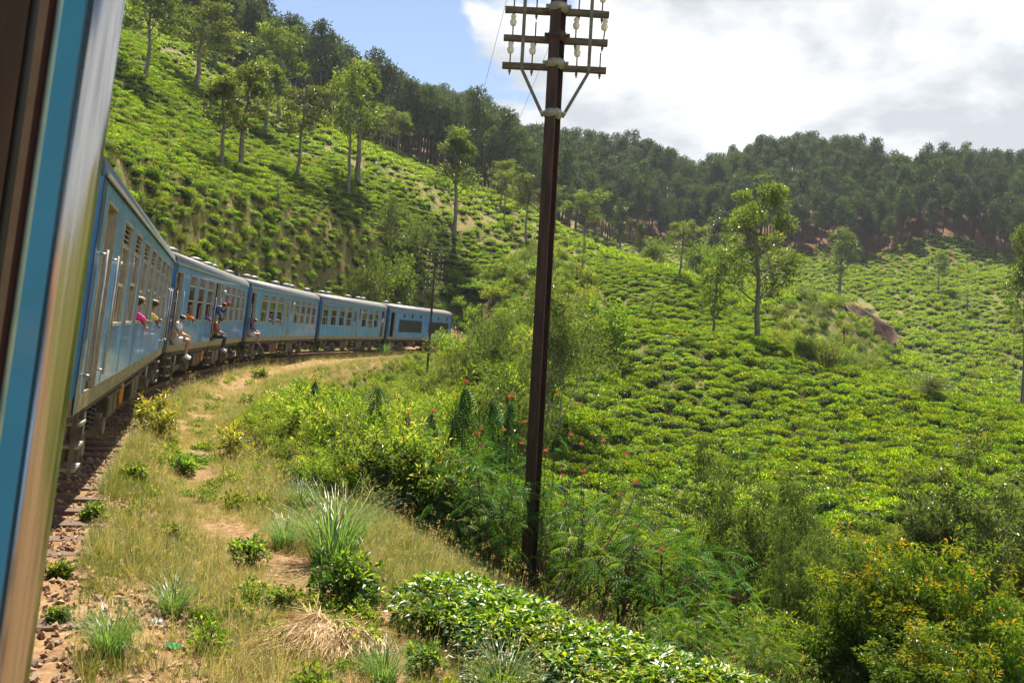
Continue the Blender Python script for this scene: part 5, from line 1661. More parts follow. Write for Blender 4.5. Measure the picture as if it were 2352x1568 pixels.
# the clipped tea hedge along the edge of the bank: separate bushes grown together
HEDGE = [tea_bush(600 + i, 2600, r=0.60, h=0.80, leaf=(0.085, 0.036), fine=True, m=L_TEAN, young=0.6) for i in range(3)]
HB_ = [(985, 1425, 'end bush of the clipped tea hedge, beside the rank grass'), (1085, 1475, 'second tea bush of the clipped hedge, above the white litter'),
       (1190, 1525, 'third tea bush of the clipped hedge, at the foot of the close pole'), (1310, 1570, 'fourth tea bush of the clipped hedge, just right of the close pole'),
       (1440, 1625, 'fifth tea bush of the clipped hedge, middle of the bottom edge'), (1590, 1680, 'sixth tea bush of the clipped hedge, cut by the bottom edge'),
       (1750, 1745, 'last tea bush of the clipped hedge, low in the bottom right'), (1120, 1560, 'tea bush standing in front of the hedge beside the white litter'), (1330, 1680, 'tea bush in front of the hedge at the bottom edge')]
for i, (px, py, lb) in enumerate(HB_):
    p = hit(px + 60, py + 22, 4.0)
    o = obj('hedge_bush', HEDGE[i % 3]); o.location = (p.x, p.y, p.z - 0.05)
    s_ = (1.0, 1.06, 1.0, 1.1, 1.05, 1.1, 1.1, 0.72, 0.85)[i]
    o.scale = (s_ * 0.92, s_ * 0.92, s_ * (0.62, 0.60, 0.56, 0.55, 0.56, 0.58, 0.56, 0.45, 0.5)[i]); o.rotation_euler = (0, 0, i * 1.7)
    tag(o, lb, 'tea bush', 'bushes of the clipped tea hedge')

# feathery shrubs with red flowers round the pole
FB = [feather_bush(620, 2.6, 1.3, 300), feather_bush(621, 2.4, 1.5, 300), feather_bush(622, 2.2, 1.2, 260, v=(0.3, 1.0))]
def red_flower(seed):
    rng = np.random.default_rng(seed); mb = MB(); n = 34
    P = rng.normal(size=(n, 3)) * 0.035 * np.array([1, 1, 0.7])
    leaf_cloud(mb, P, rdir(rng, n, 0.3), rdir(rng, n, 0.5), 0.055, 0.026, rng.uniform(0, 1, n))
    return mb.mesh('flower', L_RED)
FLW = [red_flower(i) for i in range(3)]
def pod_cluster(seed):
    rng = np.random.default_rng(seed); mb = MB(); n = 12
    leaf_cloud(mb, rng.normal(size=(n, 3)) * 0.06, rdir(rng, n, -0.4), rdir(rng, n), 0.11, 0.022, rng.uniform(0, 1, n), fold=0.4)
    return mb.mesh('seed_pods', L_POD)
POD = [pod_cluster(i) for i in range(2)]
FEATHER = [  # print x, forward m, height, proto, label
 (1130, 14.2, 2.5, 0, 'feathery dark green shrub left of the close telegraph pole', 3),
 (1010, 15.0, 2.3, 1, 'feathery shrub with red flowers in the middle of the weedy bank', 4),
 (1320, 14.6, 2.8, 1, 'red-flowered feathery shrub just right of the close telegraph pole', 6),
 (1450, 13.0, 2.7, 2, 'light green feathery shrub spreading right of the pole', 2),
 (1560, 12.5, 2.3, 0, 'feathery shrub with long curved branches above the hedge', 1),
 (1690, 12.0, 1.9, 2, 'feathery shrub hung with brown seed pods', 0),
 (1250, 17.0, 3.1, 2, 'tall feathery shrub behind the close pole', 4),
 (900, 17.0, 1.9, 0, 'feathery shrub at the left of the weedy bank', 1),
 (1600, 9.8, 1.25, 2, 'low ferny green plant behind the hedge at the bottom edge', 0),
 (1780, 10.2, 1.2, 2, 'ferny plant low between hedge and rust-tipped trees', 0)]
rngf = random.Random(9)
for px, Yd, Hm, k, lb, nf in FEATHER:
    x = ray(px, 800)[0] * Yd
    o = empty('feathery_shrub', (x, Yd, gz(x, Yd) - 0.05), rngf.uniform(0, 6.28))
    st, fo, C = FB[k]
    sc = Hm / 2.9
    o.scale = (sc, sc, sc)
    obj('stems', st, o); obj('foliage', fo, o)
    tops = sorted([tuple(c) for c in C], key=lambda c: -c[2])
    for j in range(nf):
        c = tops[(j * 2) % len(tops)]
        q = obj('flower', FLW[j % 3], o); q.location = (c[0], c[1], c[2] + 0.10); q.rotation_euler = (0, 0, j); q.scale = (0.48, 0.48, 0.48)
    if 'pods' in lb or 'curved' in lb:
        for j in range(14):
            c = tops[(j * 3 + 1) % len(tops)]
            q = obj('seed_pods', POD[j % 2], o); q.location = (c[0] * 1.05, c[1] * 1.05, c[2] - 0.05); q.rotation_euler = (0, 0, j * 1.3)
    tag(o, lb, 'shrub')
# long arching bare branches right of the pole
b = MB()
pA = Vector((ray(1260, 800)[0] * 12.6, 12.6, gz(ray(1260, 800)[0] * 12.6, 12.6)))
for (px, py, Yd) in ((1400, 1240, 12.2), (1470, 1120, 12.4), (1330, 1180, 13.0), (1520, 1200, 11.8)):
    r_ = ray(px, py); e = Vector((r_[0] * Yd, Yd, r_[2] * Yd))
    m_ = (pA + e) / 2 + Vector((0.1, 0, -0.25))
    b.tube([tuple(pA), tuple((pA + m_) / 2 + Vector((0, 0, -.1))), tuple(m_), tuple((m_ + e) / 2 + Vector((0, 0, -.03))), tuple(e)], [0.022, 0.018, 0.014, 0.010, 0.005], 5)
q = b.build('bare_branches', M_TWIG, None, True)
tag(q, 'bare arching branches rising right from the foot of the close pole', 'branch')

# upright dark shoots with folded leaves, some topped by a red flower
SPR = [spire(640 + i, 1.7) for i in range(3)]
for i, (px, ty, Yd, Hm, fl, lb) in enumerate((
    (866, 885, 16.5, 1.65, 0, 'dark upright leafy shoot, thickest of those above the weeds'), (1070, 878, 15.5, 2.1, 1, 'tallest dark upright shoot, tipped with a red flower'),
    (1042, 935, 15.2, 1.8, 0, 'dark upright shoot just left of the tallest one'), (994, 945, 15.4, 1.5, 1, 'dark upright shoot with a red flower, left of the tallest'),
    (938, 950, 15.8, 1.3, 1, 'short dark shoot with a pale red flower in the weeds'), (1136, 910, 16.2, 1.9, 0, 'dark upright shoot left of the close pole'),
    (1172, 915, 16.0, 1.9, 1, 'dark red-tipped shoot next to the close pole'), (724, 872, 19.0, 1.5, 1, 'thin shoot with a red flower at the left of the weeds'))):
    r_ = ray(px, ty)
    top = Vector((r_[0] * Yd, Yd, r_[2] * Yd))
    g = gz(top.x, top.y)
    H_ = min(Hm, top.z - g) if top.z - g > 0.5 else Hm
    base = Vector((top.x, top.y, top.z - H_))
    o = empty('upright_shoot', (top.x, top.y, min(base.z, g + 1.0)), i * 1.3)
    hh = top.z - o.location.z
    o.scale = (1.7 if i == 0 else 1.4, 1.7 if i == 0 else 1.4, hh / 1.7)
    st, fo = SPR[i % 3]
    obj('stem', st, o); obj('foliage', fo, o)
    if o.location.z > g + 0.02:
        MB().tube([(0, 0, (g - o.location.z - 0.1) * 1.7 / hh), (0, 0, 0.05)], 0.012, 5).build('lower_stem', M_TWIG, o)
    if fl:
        q = obj('flower', FLW[i % 3], o); q.location = (0, 0, 1.72); q.scale = (0.45, 0.45, 0.55 * 1.7 / hh)
    tag(o, lb, 'plant')
# loose red flower heads on thin stalks among the shrubs
for i, (px, py, Yd) in enumerate(((1175, 910, 15), (1280, 905, 15.5), (1322, 926, 15), (1095, 995, 14.5), (1158, 986, 14.5), (1312, 998, 14), (1336, 1020, 14), (1252, 1040, 13.6), (1385, 1012, 14), (1436, 1042, 14), (1205, 968, 15), (1342, 1082, 13.4), (1050, 908, 16), (1520, 1260, 12.2), (1385, 1260, 12.5))):
    r_ = ray(px, py); p = Vector((r_[0] * Yd, Yd, r_[2] * Yd)); g = gz(p.x, p.y)
    o = empty('flower_stalk', (p.x, p.y, g), i)
    MB().tube([(0.12, 0.05, -0.05), (0.05, 0.02, (p.z - g) * 0.6), (0, 0, p.z - g)], [0.010, 0.007, 0.003], 4).build('stem', M_TWIG, o)
    q = obj('flower', FLW[i % 3], o); q.location = (0, 0, p.z - g); q.scale = (0.45, 0.45, 0.45)
    tag(o, 'red flower head on a thin stalk among the feathery shrubs by the pole', 'flower', 'red flower heads by the close pole')

# trees in the hollow on the right
def gum(seed, H, r, n_stems, per, leaf, m_, vr, hang, clump, bark, fine=False, tip=None, depth=2, spread=0.75, flat=0.9):
    return shrub(seed, H, r, n_stems, per, leaf, m_, vr, clump, depth=depth, joined=False, bark=bark, hang=hang, fine=fine, spread=spread, tipval=tip, droop=0.25, flat=flat)
GUM1 = gum(660, 4.2, 1.5, 9, 70, (0.16, 0.036), L_GUM, (0.2, 0.9), 0.9, 0.30, M_BARK)
GUM2 = gum(661, 4.4, 2.0, 6, 110, (0.13, 0.052), L_GUM, (0.35, 1.0), 0.3, 0.34, M_BARK)
RUS = [gum(662 + i, 3.4, 1.0, 19, 50, (0.12, 0.036), L_RUST, (0.0, 0.55), 0.35, 0.20, M_TWIG, tip=0.24, spread=0.5) for i in range(2)]
def stand(name, px, Yd, ty, H0, wide, W0, meshes, lb, cat='tree'):
    x = ray(px, 900)[0] * Yd; g = gz(x, Yd)
    r_ = ray(px, ty); z = r_[2] * Yd
    H0, W0 = dims(meshes[1])
    s1 = (z - g) / H0; s2 = (wide / F2 * Yd) / W0
    return thing(name, (x, Yd, g - 0.05), lb, cat, meshes, ('trunk', 'crown'), (s2, s2, s1), px * 0.01)
stand('gum_tree', 1745, 19.5, 1030, 4.2, 330, 3.4, GUM1, 'drooping grey-green gum tree in the hollow, right of centre')
stand('gum_tree', 1840, 17.0, 1200, 4.2, 210, 3.4, GUM1, 'smaller drooping gum tree in front of the larger one')
stand('gum_tree', 2285, 23.0, 1000, 4.4, 360, 4.6, GUM2, 'glittering gum tree with a leaning trunk at the right edge')
stand('gum_tree', 2190, 24.5, 1085, 4.4, 220, 4.6, GUM2, 'smaller glittering gum tree left of the one at the right edge')
stand('rust_tipped_tree', 2045, 12.8, 1245, 3.4, 300, 2.5, RUS[0], 'dense young tree with rust-orange tips, left of the two in the corner')
stand('rust_tipped_tree', 2275, 12.2, 1275, 3.4, 330, 2.5, RUS[1], 'dense young tree with rust-orange tips, right of the two in the corner')
stand('rust_tipped_tree', 2170, 11.0, 1440, 3.4, 260, 2.5, RUS[0], 'low bushy tree in front of the two rust-tipped ones')
stand('rust_tipped_tree', 2420, 13.5, 1330, 3.4, 260, 2.5, RUS[1], 'rust-tipped tree cut by the right edge')
stand('gum_tree', 1920, 15.0, 1420, 4.2, 150, 3.4, GUM1, 'sapling with drooping leaves left of the rust-tipped trees')

# rank grass clump
def big_clump(seed, n, h, spread, w, m_):
    rng = np.random.default_rng(seed); mb = MB()
    a = rng.uniform(0, 6.28, n); q = spread * np.sqrt(rng.uniform(0, 1, n))
    P = np.stack([q * np.cos(a), q * np.sin(a), np.full(n, -0.03)], -1)
    blades(mb, P, a + rng.normal(size=n) * 0.5, rng.uniform(0.02, 0.5, n), h * rng.uniform(.55, 1.2, n), w * rng.uniform(.7, 1.3, n), rng.uniform(0, 1, n), segs=6, curl=1.7)
    return mb.mesh('blades', m_)
o = obj('grass_clump', big_clump(670, 300, 1.0, 0.22, 0.016, L_CLUMP)); o.location = hit(765, 1295); tag(o, 'tall clump of blue-green rank grass beside the tea hedge', 'grass clump')
for i, (px, py, s_, lb) in enumerate(((690, 1155, 0.5, 'small bright grass clump left of the rank grass'), (650, 1240, 0.45, 'low grass clump on the verge left of the rank grass'), (880, 800, 1.3, 'tall reed clump against the power car'), (985, 912, 0.9, 'reed clump standing up from the middle of the weeds'),
      (250, 1490, 0.42, 'broad-bladed grass clump at the bottom left by the ballast'), (395, 1400, 0.4, 'pale green grass clump beside the trodden path'), (1150, 1600, 0.5, 'broad grass blades at the bottom edge by the white litter'), (880, 1560, 0.38, 'thin grass clump at the bottom edge right of the straw heap'), (720, 1120, 0.6, 'grass clump under the front of the weeds'))):
    o = obj('grass_clump', bpy.data.meshes['blades']); o.location = hit(px, py + 15); o.scale = (s_, s_, s_); o.rotation_euler = (0, 0, i * 2.1)
    tag(o, lb, 'grass clump')

# heap of cut straw
def straw_heap():
    rng = np.random.default_rng(680); mb = MB(); n = 2600
    a = rng.uniform(0, 6.28, n); q = 0.62 * np.sqrt(rng.uniform(0, 1, n))
    q = q * (1 + 0.25 * np.sin(2 * a + 1) + 0.15 * np.sin(5 * a))
    z = 0.24 * np.clip(1 - q / 0.72, 0, 1) ** 0.8 * (1 + 0.25 * np.sin(3 * a + 2)) + rng.uniform(0, 0.05, n)
    P = np.stack([q * np.cos(a) * 1.15, q * np.sin(a) * 0.9, z], -1)
    D = np.stack([np.cos(a) * 0.6 - 0.35, np.sin(a) * 0.6 - 0.6, np.full(n, -0.30)], -1) + rng.normal(size=(n, 3)) * np.array([.55, .55, .22])
    leaf_cloud(mb, P, D, np.array([0, 0, 1.0]) + rng.normal(size=(n, 3)) * 0.3, rng.uniform(.12, .42, n), rng.uniform(.004, .013, n), rng.uniform(0, 1, n), fold=0.05, droop=0.03)
    k = 24; v = [(0, 0, 0.20)] + [(0.36 * math.cos(6.283 * i / k) * 1.15, 0.36 * math.sin(6.283 * i / k) * .9, 0.12) for i in range(k)] + [(0.66 * math.cos(6.283 * i / k) * 1.15, 0.66 * math.sin(6.283 * i / k) * .9, -0.03) for i in range(k)]
    f = [(0, 1 + i, 1 + (i + 1) % k) for i in range(k)] + [(1 + i, 1 + k + i, 1 + k + (i + 1) % k, 1 + (i + 1) % k) for i in range(k)]
    mb.add(v, f, 0, 0.25)
    return mb.mesh('straw_heap', L_STRAW)
o = obj('straw_heap', straw_heap()); o.scale = (0.78, 0.78, 0.75); o.location = hit(730, 1475); tag(o, 'fan-shaped heap of dry cut straw at the edge of the path', 'straw heap')

# small leafy plants on the verge
HERB = [shrub(690, 0.42, 0.22, 7, 16, (0.075, 0.045), L_WEED, (0.25, 0.8), 0.09, fine=True), shrub(691, 0.5, 0.26, 8, 16, (0.07, 0.04), L_TEAN, (0.2, 0.8), 0.10, fine=True), shrub(692, 0.6, 0.2, 6, 12, (0.11, 0.03), L_CROTON, (0.0, 0.75), 0.10, fine=True)]
for i, (px, py, s_, k, lb) in enumerate(((560, 1300, 0.75, 0, 'bright green leafy herb in the middle of the verge'), (395, 1240, 0.5, 0, 'dark leafy herb with a pink flower on the verge'), (800, 1385, 1.0, 1, 'dark leafy herb between rank grass and straw heap'),
      (205, 1195, 0.55, 0, 'leafy plant growing over the sleeper ends'), (340, 985, 1.15, 2, 'yellow-leaved bush beside the second bogie of the train'), (365, 1010, 1.1, 2, 'smaller yellow-leaved plant below the yellow bush'), (560, 935, 1.0, 0, 'leafy herb at the start of the weeds'), (135, 1330, 0.4, 0, 'small herb beside the chrome rail on the ballast'),
      (430, 1090, 0.8, 0, 'pale leafy herb on the grassy verge'), (130, 1430, 0.35, 0, 'weed growing out of the ballast at the lower left'), (300, 1110, 0.7, 0, 'leafy herb in the grass right of the sleepers'), (530, 1060, 1.1, 2, 'yellow-green plant at the near edge of the weeds'), (640, 1400, 0.5, 0, 'tiny herb on the trodden path'), (960, 1545, 0.6, 0, 'herb with a yellow flower right of the straw heap'),
      (600, 870, 1.2, 0, 'isolated leafy weed standing on the far verge'), (1000, 1480, 0.6, 1, 'small herb under the end of the hedge'))):
    o = obj('leafy_herb', HERB[k]); o.location = hit(px, py); o.scale = (s_, s_, s_); o.rotation_euler = (0, 0, i * 1.9); tag(o, lb, 'plant')

# dry sticks, litter
M_STICK = mat('dry_stick', (0.34, 0.24, 0.14), (0.46, 0.35, 0.22), rough=0.8, scale=20)
for (x0, y0, x1, y1, h_, lb) in ((845, 1200, 952, 1150, 0.35, 'long dry stick slanting up beside the rank grass'), (580, 1145, 660, 1190, 0.12, 'dry stick lying at the foot of the weeds'), (900, 1400, 1090, 1455, 0.05, 'thin dry stalk lying below the hedge'), (470, 1410, 700, 1420, 0.03, 'long dry stalk lying across the path'), (1240, 1330, 1330, 1300, 0.2, 'dry curved twig right of the pole foot')):
    a, c = hit(x0, y0), hit(x1, y1 + 30)
    o = MB().tube([tuple(a + Vector((0, 0, 0.02))), tuple((a + c) / 2 + Vector((0, 0, h_ * 0.6))), tuple(c + Vector((0, 0, h_)))], [0.011, 0.008, 0.005], 5).build('dry_stick', M_STICK); tag(o, lb, 'stick')
def crumple(seed, s_, m_):
    rng = np.random.default_rng(seed); n = 9; mb = MB()
    v = [((i / (n - 1) - .5) * s_ + rng.normal() * s_ * .06, (j / (n - 1) - .5) * s_ * .7 + rng.normal() * s_ * .06, abs(rng.normal()) * s_ * .16 + 0.01) for i in range(n) for j in range(n)]
    f = [(i * n + j, (i + 1) * n + j, (i + 1) * n + j + 1, i * n + j + 1) for i in range(n - 1) for j in range(n - 1)]
    return mb.add(v, f).mesh('litter', m_)
M_WP = mat('white_plastic_film', (0.72, 0.72, 0.72), (0.85, 0.85, 0.85), rough=0.3)
M_GP = mat('green_plastic_film', (0.03, 0.35, 0.12), (0.05, 0.45, 0.2), rough=0.3)
for px, py, s_, m_, lb in ((1057, 1520, 0.22, M_WP, 'crumpled white plastic bag under the tea hedge'), (395, 1490, 0.11, M_GP, 'torn green plastic wrapper on the verge'), (358, 1432, 0.09, M_WP, 'scrap of white paper on the dry verge'), (515, 1500, 0.06, M_WP, 'tiny white scrap on the trodden path')):
    o = obj('plastic_litter', crumple(int(px), s_, m_)); o.location = hit(px, py); tag(o, lb, 'litter')

# bare earth bank beyond the ridge
def earth_bank():
    rng = np.random.default_rng(700)
    top = [(1940, 693), (1962, 697), (1990, 712), (2020, 732), (2048, 748), (2060, 765)]
    bot = [(1945, 708), (1968, 728), (1994, 760), (2022, 785), (2050, 790), (2066, 782)]
    base = hit(2010, 786); Yb = base.y
    mb = MB(); cols = 22; rows = 9; v = []
    for i in range(cols):
        t = i / (cols - 1) * (len(top) - 1); k = min(int(t), len(top) - 2); u = t - k
        tp = [top[k][a] * (1 - u) + top[k + 1][a] * u for a in (0, 1)]; bt = [bot[k][a] * (1 - u) + bot[k + 1][a] * u for a in (0, 1)]
        for j in range(rows):
            w = j / (rows - 1)
            px, py = bt[0] * (1 - w) + tp[0] * w, bt[1] * (1 - w) + tp[1] * w
            Yd = Yb + 1.0 + 2.2 * w + rng.normal() * 0.05 + 0.2 * math.sin(i * 0.8)
            r_ = ray(px, py); v.append((r_[0] * Yd, Yd, r_[2] * Yd))
        r_ = ray(*tp); v.append((r_[0] * (Yb + 9), Yb + 9, r_[2] * (Yb + 3) - 0.4)); r_ = ray(*tp); v.append((r_[0] * (Yb + 14), Yb + 14, r_[2] * (Yb + 3) - 3.5))
    R_ = rows + 2
    f = [(i * R_ + j, (i + 1) * R_ + j, (i + 1) * R_ + j + 1, i * R_ + j + 1) for i in range(cols - 1) for j in range(R_ - 1)]
    m_ = mat('raw_red_earth', (0.055, 0.026, 0.015), (0.15, 0.075, 0.042), rough=0.95, scale=0.7, detail=8, bump=0.8)
    o = mb.add(v, f).build('earth_bank', m_, None, True); tag(o, 'bare red-brown earth bank where the far slope has slipped', 'earth bank')
earth_bank()
# ================================================================ telegraph poles and wires
M_POLE = mat('rusty_brown_steel_pole', (0.018, 0.008, 0.006), (0.075, 0.030, 0.018), rough=0.6, scale=3, stretch=(4, 4, 0.6), bump=0.2)
M_ARM = mat('weathered_crossarm_wood', (0.06, 0.048, 0.034), (0.17, 0.14, 0.10), rough=0.9, scale=4, stretch=(1, 8, 8), bump=0.6)
M_CLAMP = mat('galvanised_clamp', (0.22, 0.22, 0.19), (0.36, 0.36, 0.31), rough=0.6, metal=0.5, scale=12)
M_STRAP = mat('grey_iron_strap', (0.12, 0.12, 0.10), (0.20, 0.20, 0.17), rough=0.6, metal=0.4, scale=10)
M_PORC = mat('white_porcelain', (0.70, 0.66, 0.55), (0.80, 0.77, 0.68), rough=0.15, coat=0.5)
INS_P = [(0.014, 0.0), (0.040, 0.005), (0.050, 0.03), (0.058, 0.075), (0.040, 0.10), (0.030, 0.115), (0.042, 0.13), (0.046, 0.15), (0.030, 0.18), (0.012, 0.19)]
PIN = MB().tube([(0, 0, -0.16), (0, 0, 0.26)], 0.013, 6).tube([(0, 0, -0.12), (0, 0, -0.075)], 0.024, 6).mesh('pin', M_STRAP)
INS = MB().lathe(INS_P, 12).mesh('insulator', M_PORC, True)

def main_pole():
    base = hit(1210, 1374)
    Yd = base.y
    k = Yd / F2
    # the pole leans a touch; its axis runs through these two points of the print
    r0, r1 = ray(1210, 1372), ray(1283, 20)
    p0 = Vector((r0[0] * Yd, Yd, r0[2] * Yd)); p1 = Vector((r1[0] * Yd, Yd, r1[2] * Yd))
    ax = (p1 - p0).normalized()
    o = empty('telegraph_pole', p0 - ax * 0.4)
    q = Vector((0, 0, 1)).rotation_difference(ax)
    o.rotation_euler = q.to_euler()
    L = (p1 - p0).length + 0.4
    def h(py):   # height on the pole of a print row
        return 0.4 + (1372 - py) * k * 1.0 / 0.9985
    b = MB(); H = L + 2.2
    def plate(cx, cy, w, d, a):
        c, s = math.cos(a), math.sin(a)
        pts = [(cx + c * x - s * y, cy + s * x + c * y) for x, y in ((-w, -d), (w, -d), (w, d), (-w, d))]
        b.add([(x, y, z) for z in (0, H) for x, y in pts], [(0, 1, 5, 4), (1, 2, 6, 5), (2, 3, 7, 6), (3, 0, 4, 7), (4, 5, 6, 7), (3, 2, 1, 0)])
    a = math.radians(-28)
    c, s = math.cos(a), math.sin(a)
    plate(0, 0, 0.008, 0.090, a)
    plate(-s * 0.099, c * 0.099, 0.088, 0.009, a)
    plate(s * 0.099, -c * 0.099, 0.088, 0.009, a)
    b.build('shaft', M_POLE, o)
    arms = [h(150), h(86), h(20), h(-46), h(-112)]
    fx = 0.150
    def clamp(z, m_):
        mb = MB(); pts = []
        for i in range(16):
            t = 2 * math.pi * i / 16
            pts.append((0.155 * math.cos(t), 0.150 * math.sin(t)))
        v = [(x * sc, y * sc, z + dz) for dz, sc in ((-0.085, 0.55), (-0.05, 0.93), (0.0, 1.05), (0.05, 0.93), (0.085, 0.55)) for x, y in pts]
        f = [(i * 16 + j, i * 16 + (j + 1) % 16, (i + 1) * 16 + (j + 1) % 16, (i + 1) * 16 + j) for i in range(4) for j in range(16)]
        cl = mb.add(v, f).build('clamp', m_, o, True)
        for sx in (-1, 1):
            MB().tube([(sx * 0.15, -0.05, z), (sx * 0.20, -0.05, z)], 0.03, 6).build('bolt', m_, cl)
    for j, z in enumerate(arms):
        ar = MB()
        n = 9; xs = np.linspace(-0.84, 0.81, n); rr = random.Random(j)
        v = []
        for x in xs:
            jt = lambda: rr.uniform(-.006, .006)
            v += [(x, fx - 0.05 + jt(), z - 0.045 + jt()), (x, fx - 0.05 + jt(), z + 0.045 + jt()), (x, fx + 0.04 + jt(), z + 0.045 + jt()), (x, fx + 0.04 + jt(), z - 0.045 + jt())]
        f = [(i * 4 + a_, i * 4 + (a_ + 1) % 4, i * 4 + 4 + (a_ + 1) % 4, i * 4 + 4 + a_) for i in range(n - 1) for a_ in range(4)] + [(0, 1, 2, 3), tuple((n - 1) * 4 + a_ for a_ in (3, 2, 1, 0))]
        arm = ar.add(v, f).build('crossarm', M_ARM, o)
        clamp(z + 0.02, M_CLAMP if j != 1 else M_POLE)
        spec = [(-0.72, 1), (-0.37, 1), (0.34, 1), (0.71, 0)] if j == 0 else [(-0.70, 1), (-0.34, 0), (0.30, 1), (0.74, 2)] if j == 1 else [(-0.70, 0), (-0.34, 0), (0.33, 0), (0.70, 1)] if j == 2 else [(-0.7, 1), (-0.34, 1), (0.34, 1), (0.7, 1)]
        for x, t in spec:
            pn = obj('pin', PIN, arm); pn.location = (x, fx, z + 0.02)
            if t:
                q_ = obj('insulator', INS, arm); q_.location = (x, fx, z + 0.20)
                if t == 2: q_.rotation_euler = (0.1, 0.12, 0); pn.rotation_euler = (0, 0.1, 0)
    for x in (-0.53, 0.53):
        MB().box(x - 0.028, x + 0.028, fx - 0.062, fx - 0.053, arms[0] - 0.07, arms[-1] + 0.1).build('strap', M_STRAP, o)
        zb = h(266)
        dx = x - math.copysign(0.15, x); dz = arms[0] - 0.06 - zb; ln = math.hypot(dx, dz); nx, nz_ = dz / ln * 0.026, -dx / ln * 0.026
        x0 = math.copysign(0.15, x)
        v = [(x0 - nx, fx - 0.075, zb - nz_), (x0 + nx, fx - 0.075, zb + nz_), (x + nx, fx - 0.075, arms[0] - 0.06 + nz_), (x - nx, fx - 0.075, arms[0] - 0.06 - nz_)]
        v += [(p[0], p[1] + 0.012, p[2]) for p in v]
        MB().add(v, [(0, 1, 2, 3), (7, 6, 5, 4), (0, 4, 5, 1), (1, 5, 6, 2), (2, 6, 7, 3), (3, 7, 4, 0)]).build('brace', M_STRAP, o)
    clamp(h(262), M_CLAMP)
    tag(o, 'close rusty steel telegraph pole with wooden arms and white insulators', 'telegraph pole', 'telegraph poles along the line')
    return o, arms, fx
POLE, ARMS, AFX = main_pole()

def far_pole(px, by, ty, Yd, arms, label, thin=False):
    r0, r1 = ray(px[0], by), ray(px[1], ty)
    p0 = Vector((r0[0] * Yd, Yd, min(r0[2] * Yd, gz(r0[0] * Yd, Yd)))); p1 = Vector((r1[0] * Yd, Yd, r1[2] * Yd))
    o = empty('telegraph_pole', p0 - Vector((0, 0, 0.3)))
    ax = p1 - o.location
    o.rotation_euler = Vector((0, 0, 1)).rotation_difference(ax.normalized()).to_euler()
    H = ax.length
    w = 0.075
    MB().box(-w, w, -w, w, 0, H).build('shaft', M_POLE, o)
    for j in range(arms):
        z = H - 0.25 - j * 0.42
        a = MB().box(-0.68, 0.68, -0.13, -w - 0.002, z - 0.035, z + 0.035).build('crossarm', M_ARM, o)
        for x in (-0.66, -0.33, 0.33, 0.66):
            i_ = obj('insulator', INS, a); i_.location = (x * 0.9, -0.10, z + 0.04); i_.scale = (0.7, 0.7, 0.7)
    tag(o, label, 'telegraph pole', 'telegraph poles along the line')
    return o, H
FP, FH = far_pole((983, 1001), 812, 580, 68.0, 7, 'dark telegraph pole with many arms standing before the power car')
far_pole((1134, 1139), 720, 622, 108.0, 6, 'distant telegraph pole among the shrubs left of the close pole')
far_pole((1431, 1433), 738, 686, 96.0, 0, 'short dark post on the slope right of the close pole')
far_pole((1936, 1939), 848, 752, 104.0, 0, 'thin bare pole in the gully below the earth bank')
bpy.context.view_layer.update()
for x, j in ((-0.70, 3), (0.34, 3)):
    a = POLE.matrix_world @ Vector((x, AFX, ARMS[j] + 0.36)); b_ = FP.matrix_world @ Vector((x * 0.9, -0.1, FH - 0.1))
    pts = [tuple(a.lerp(b_, t) - Vector((0, 0, 1.6 * 4 * t * (1 - t)))) for t in np.linspace(0, 1, 24)]
    w = MB().tube(pts, 0.0035, 4).build('telegraph_wire', M_STRAP)
    tag(w, 'thin telegraph wire running from the close pole, %s of two' % ('left' if x < 0 else 'right'), 'wire', 'telegraph wires')
# ================================================================ passengers
SKIN = mat('tan_skin', (0.36, 0.19, 0.12), (0.42, 0.23, 0.15), rough=0.55)
SKIN2 = mat('brown_skin', (0.20, 0.10, 0.06), (0.25, 0.13, 0.08), rough=0.55)
HAIR = mat('black_hair', (0.012, 0.010, 0.009), (0.03, 0.025, 0.02), rough=0.45)
def cloth(n, c): return mat(n, c, tuple(min(1, x * 1.25 + 0.01) for x in c), rough=0.8, scale=12)

def skin_obj(name, verts, edges, radii, m_, roots, parent=None, sub=1):
    me = bpy.data.meshes.new(name)
    me.from_pydata([tuple(v) for v in verts], edges, [])
    o = obj(name, me, parent)
    sk = o.modifiers.new('skin', 'SKIN'); sk.use_smooth_shade = True
    if not me.skin_vertices:
        bpy.context.view_layer.objects.active = o
    lay = me.skin_vertices[0].data
    for i, r_ in enumerate(radii):
        lay[i].radius = (r_, r_) if np.isscalar(r_) else r_
        lay[i].use_root = i in roots
    sb = o.modifiers.new('smooth', 'SUBSURF'); sb.levels = sub; sb.render_levels = sub
    me.materials.append(m_)
    return o

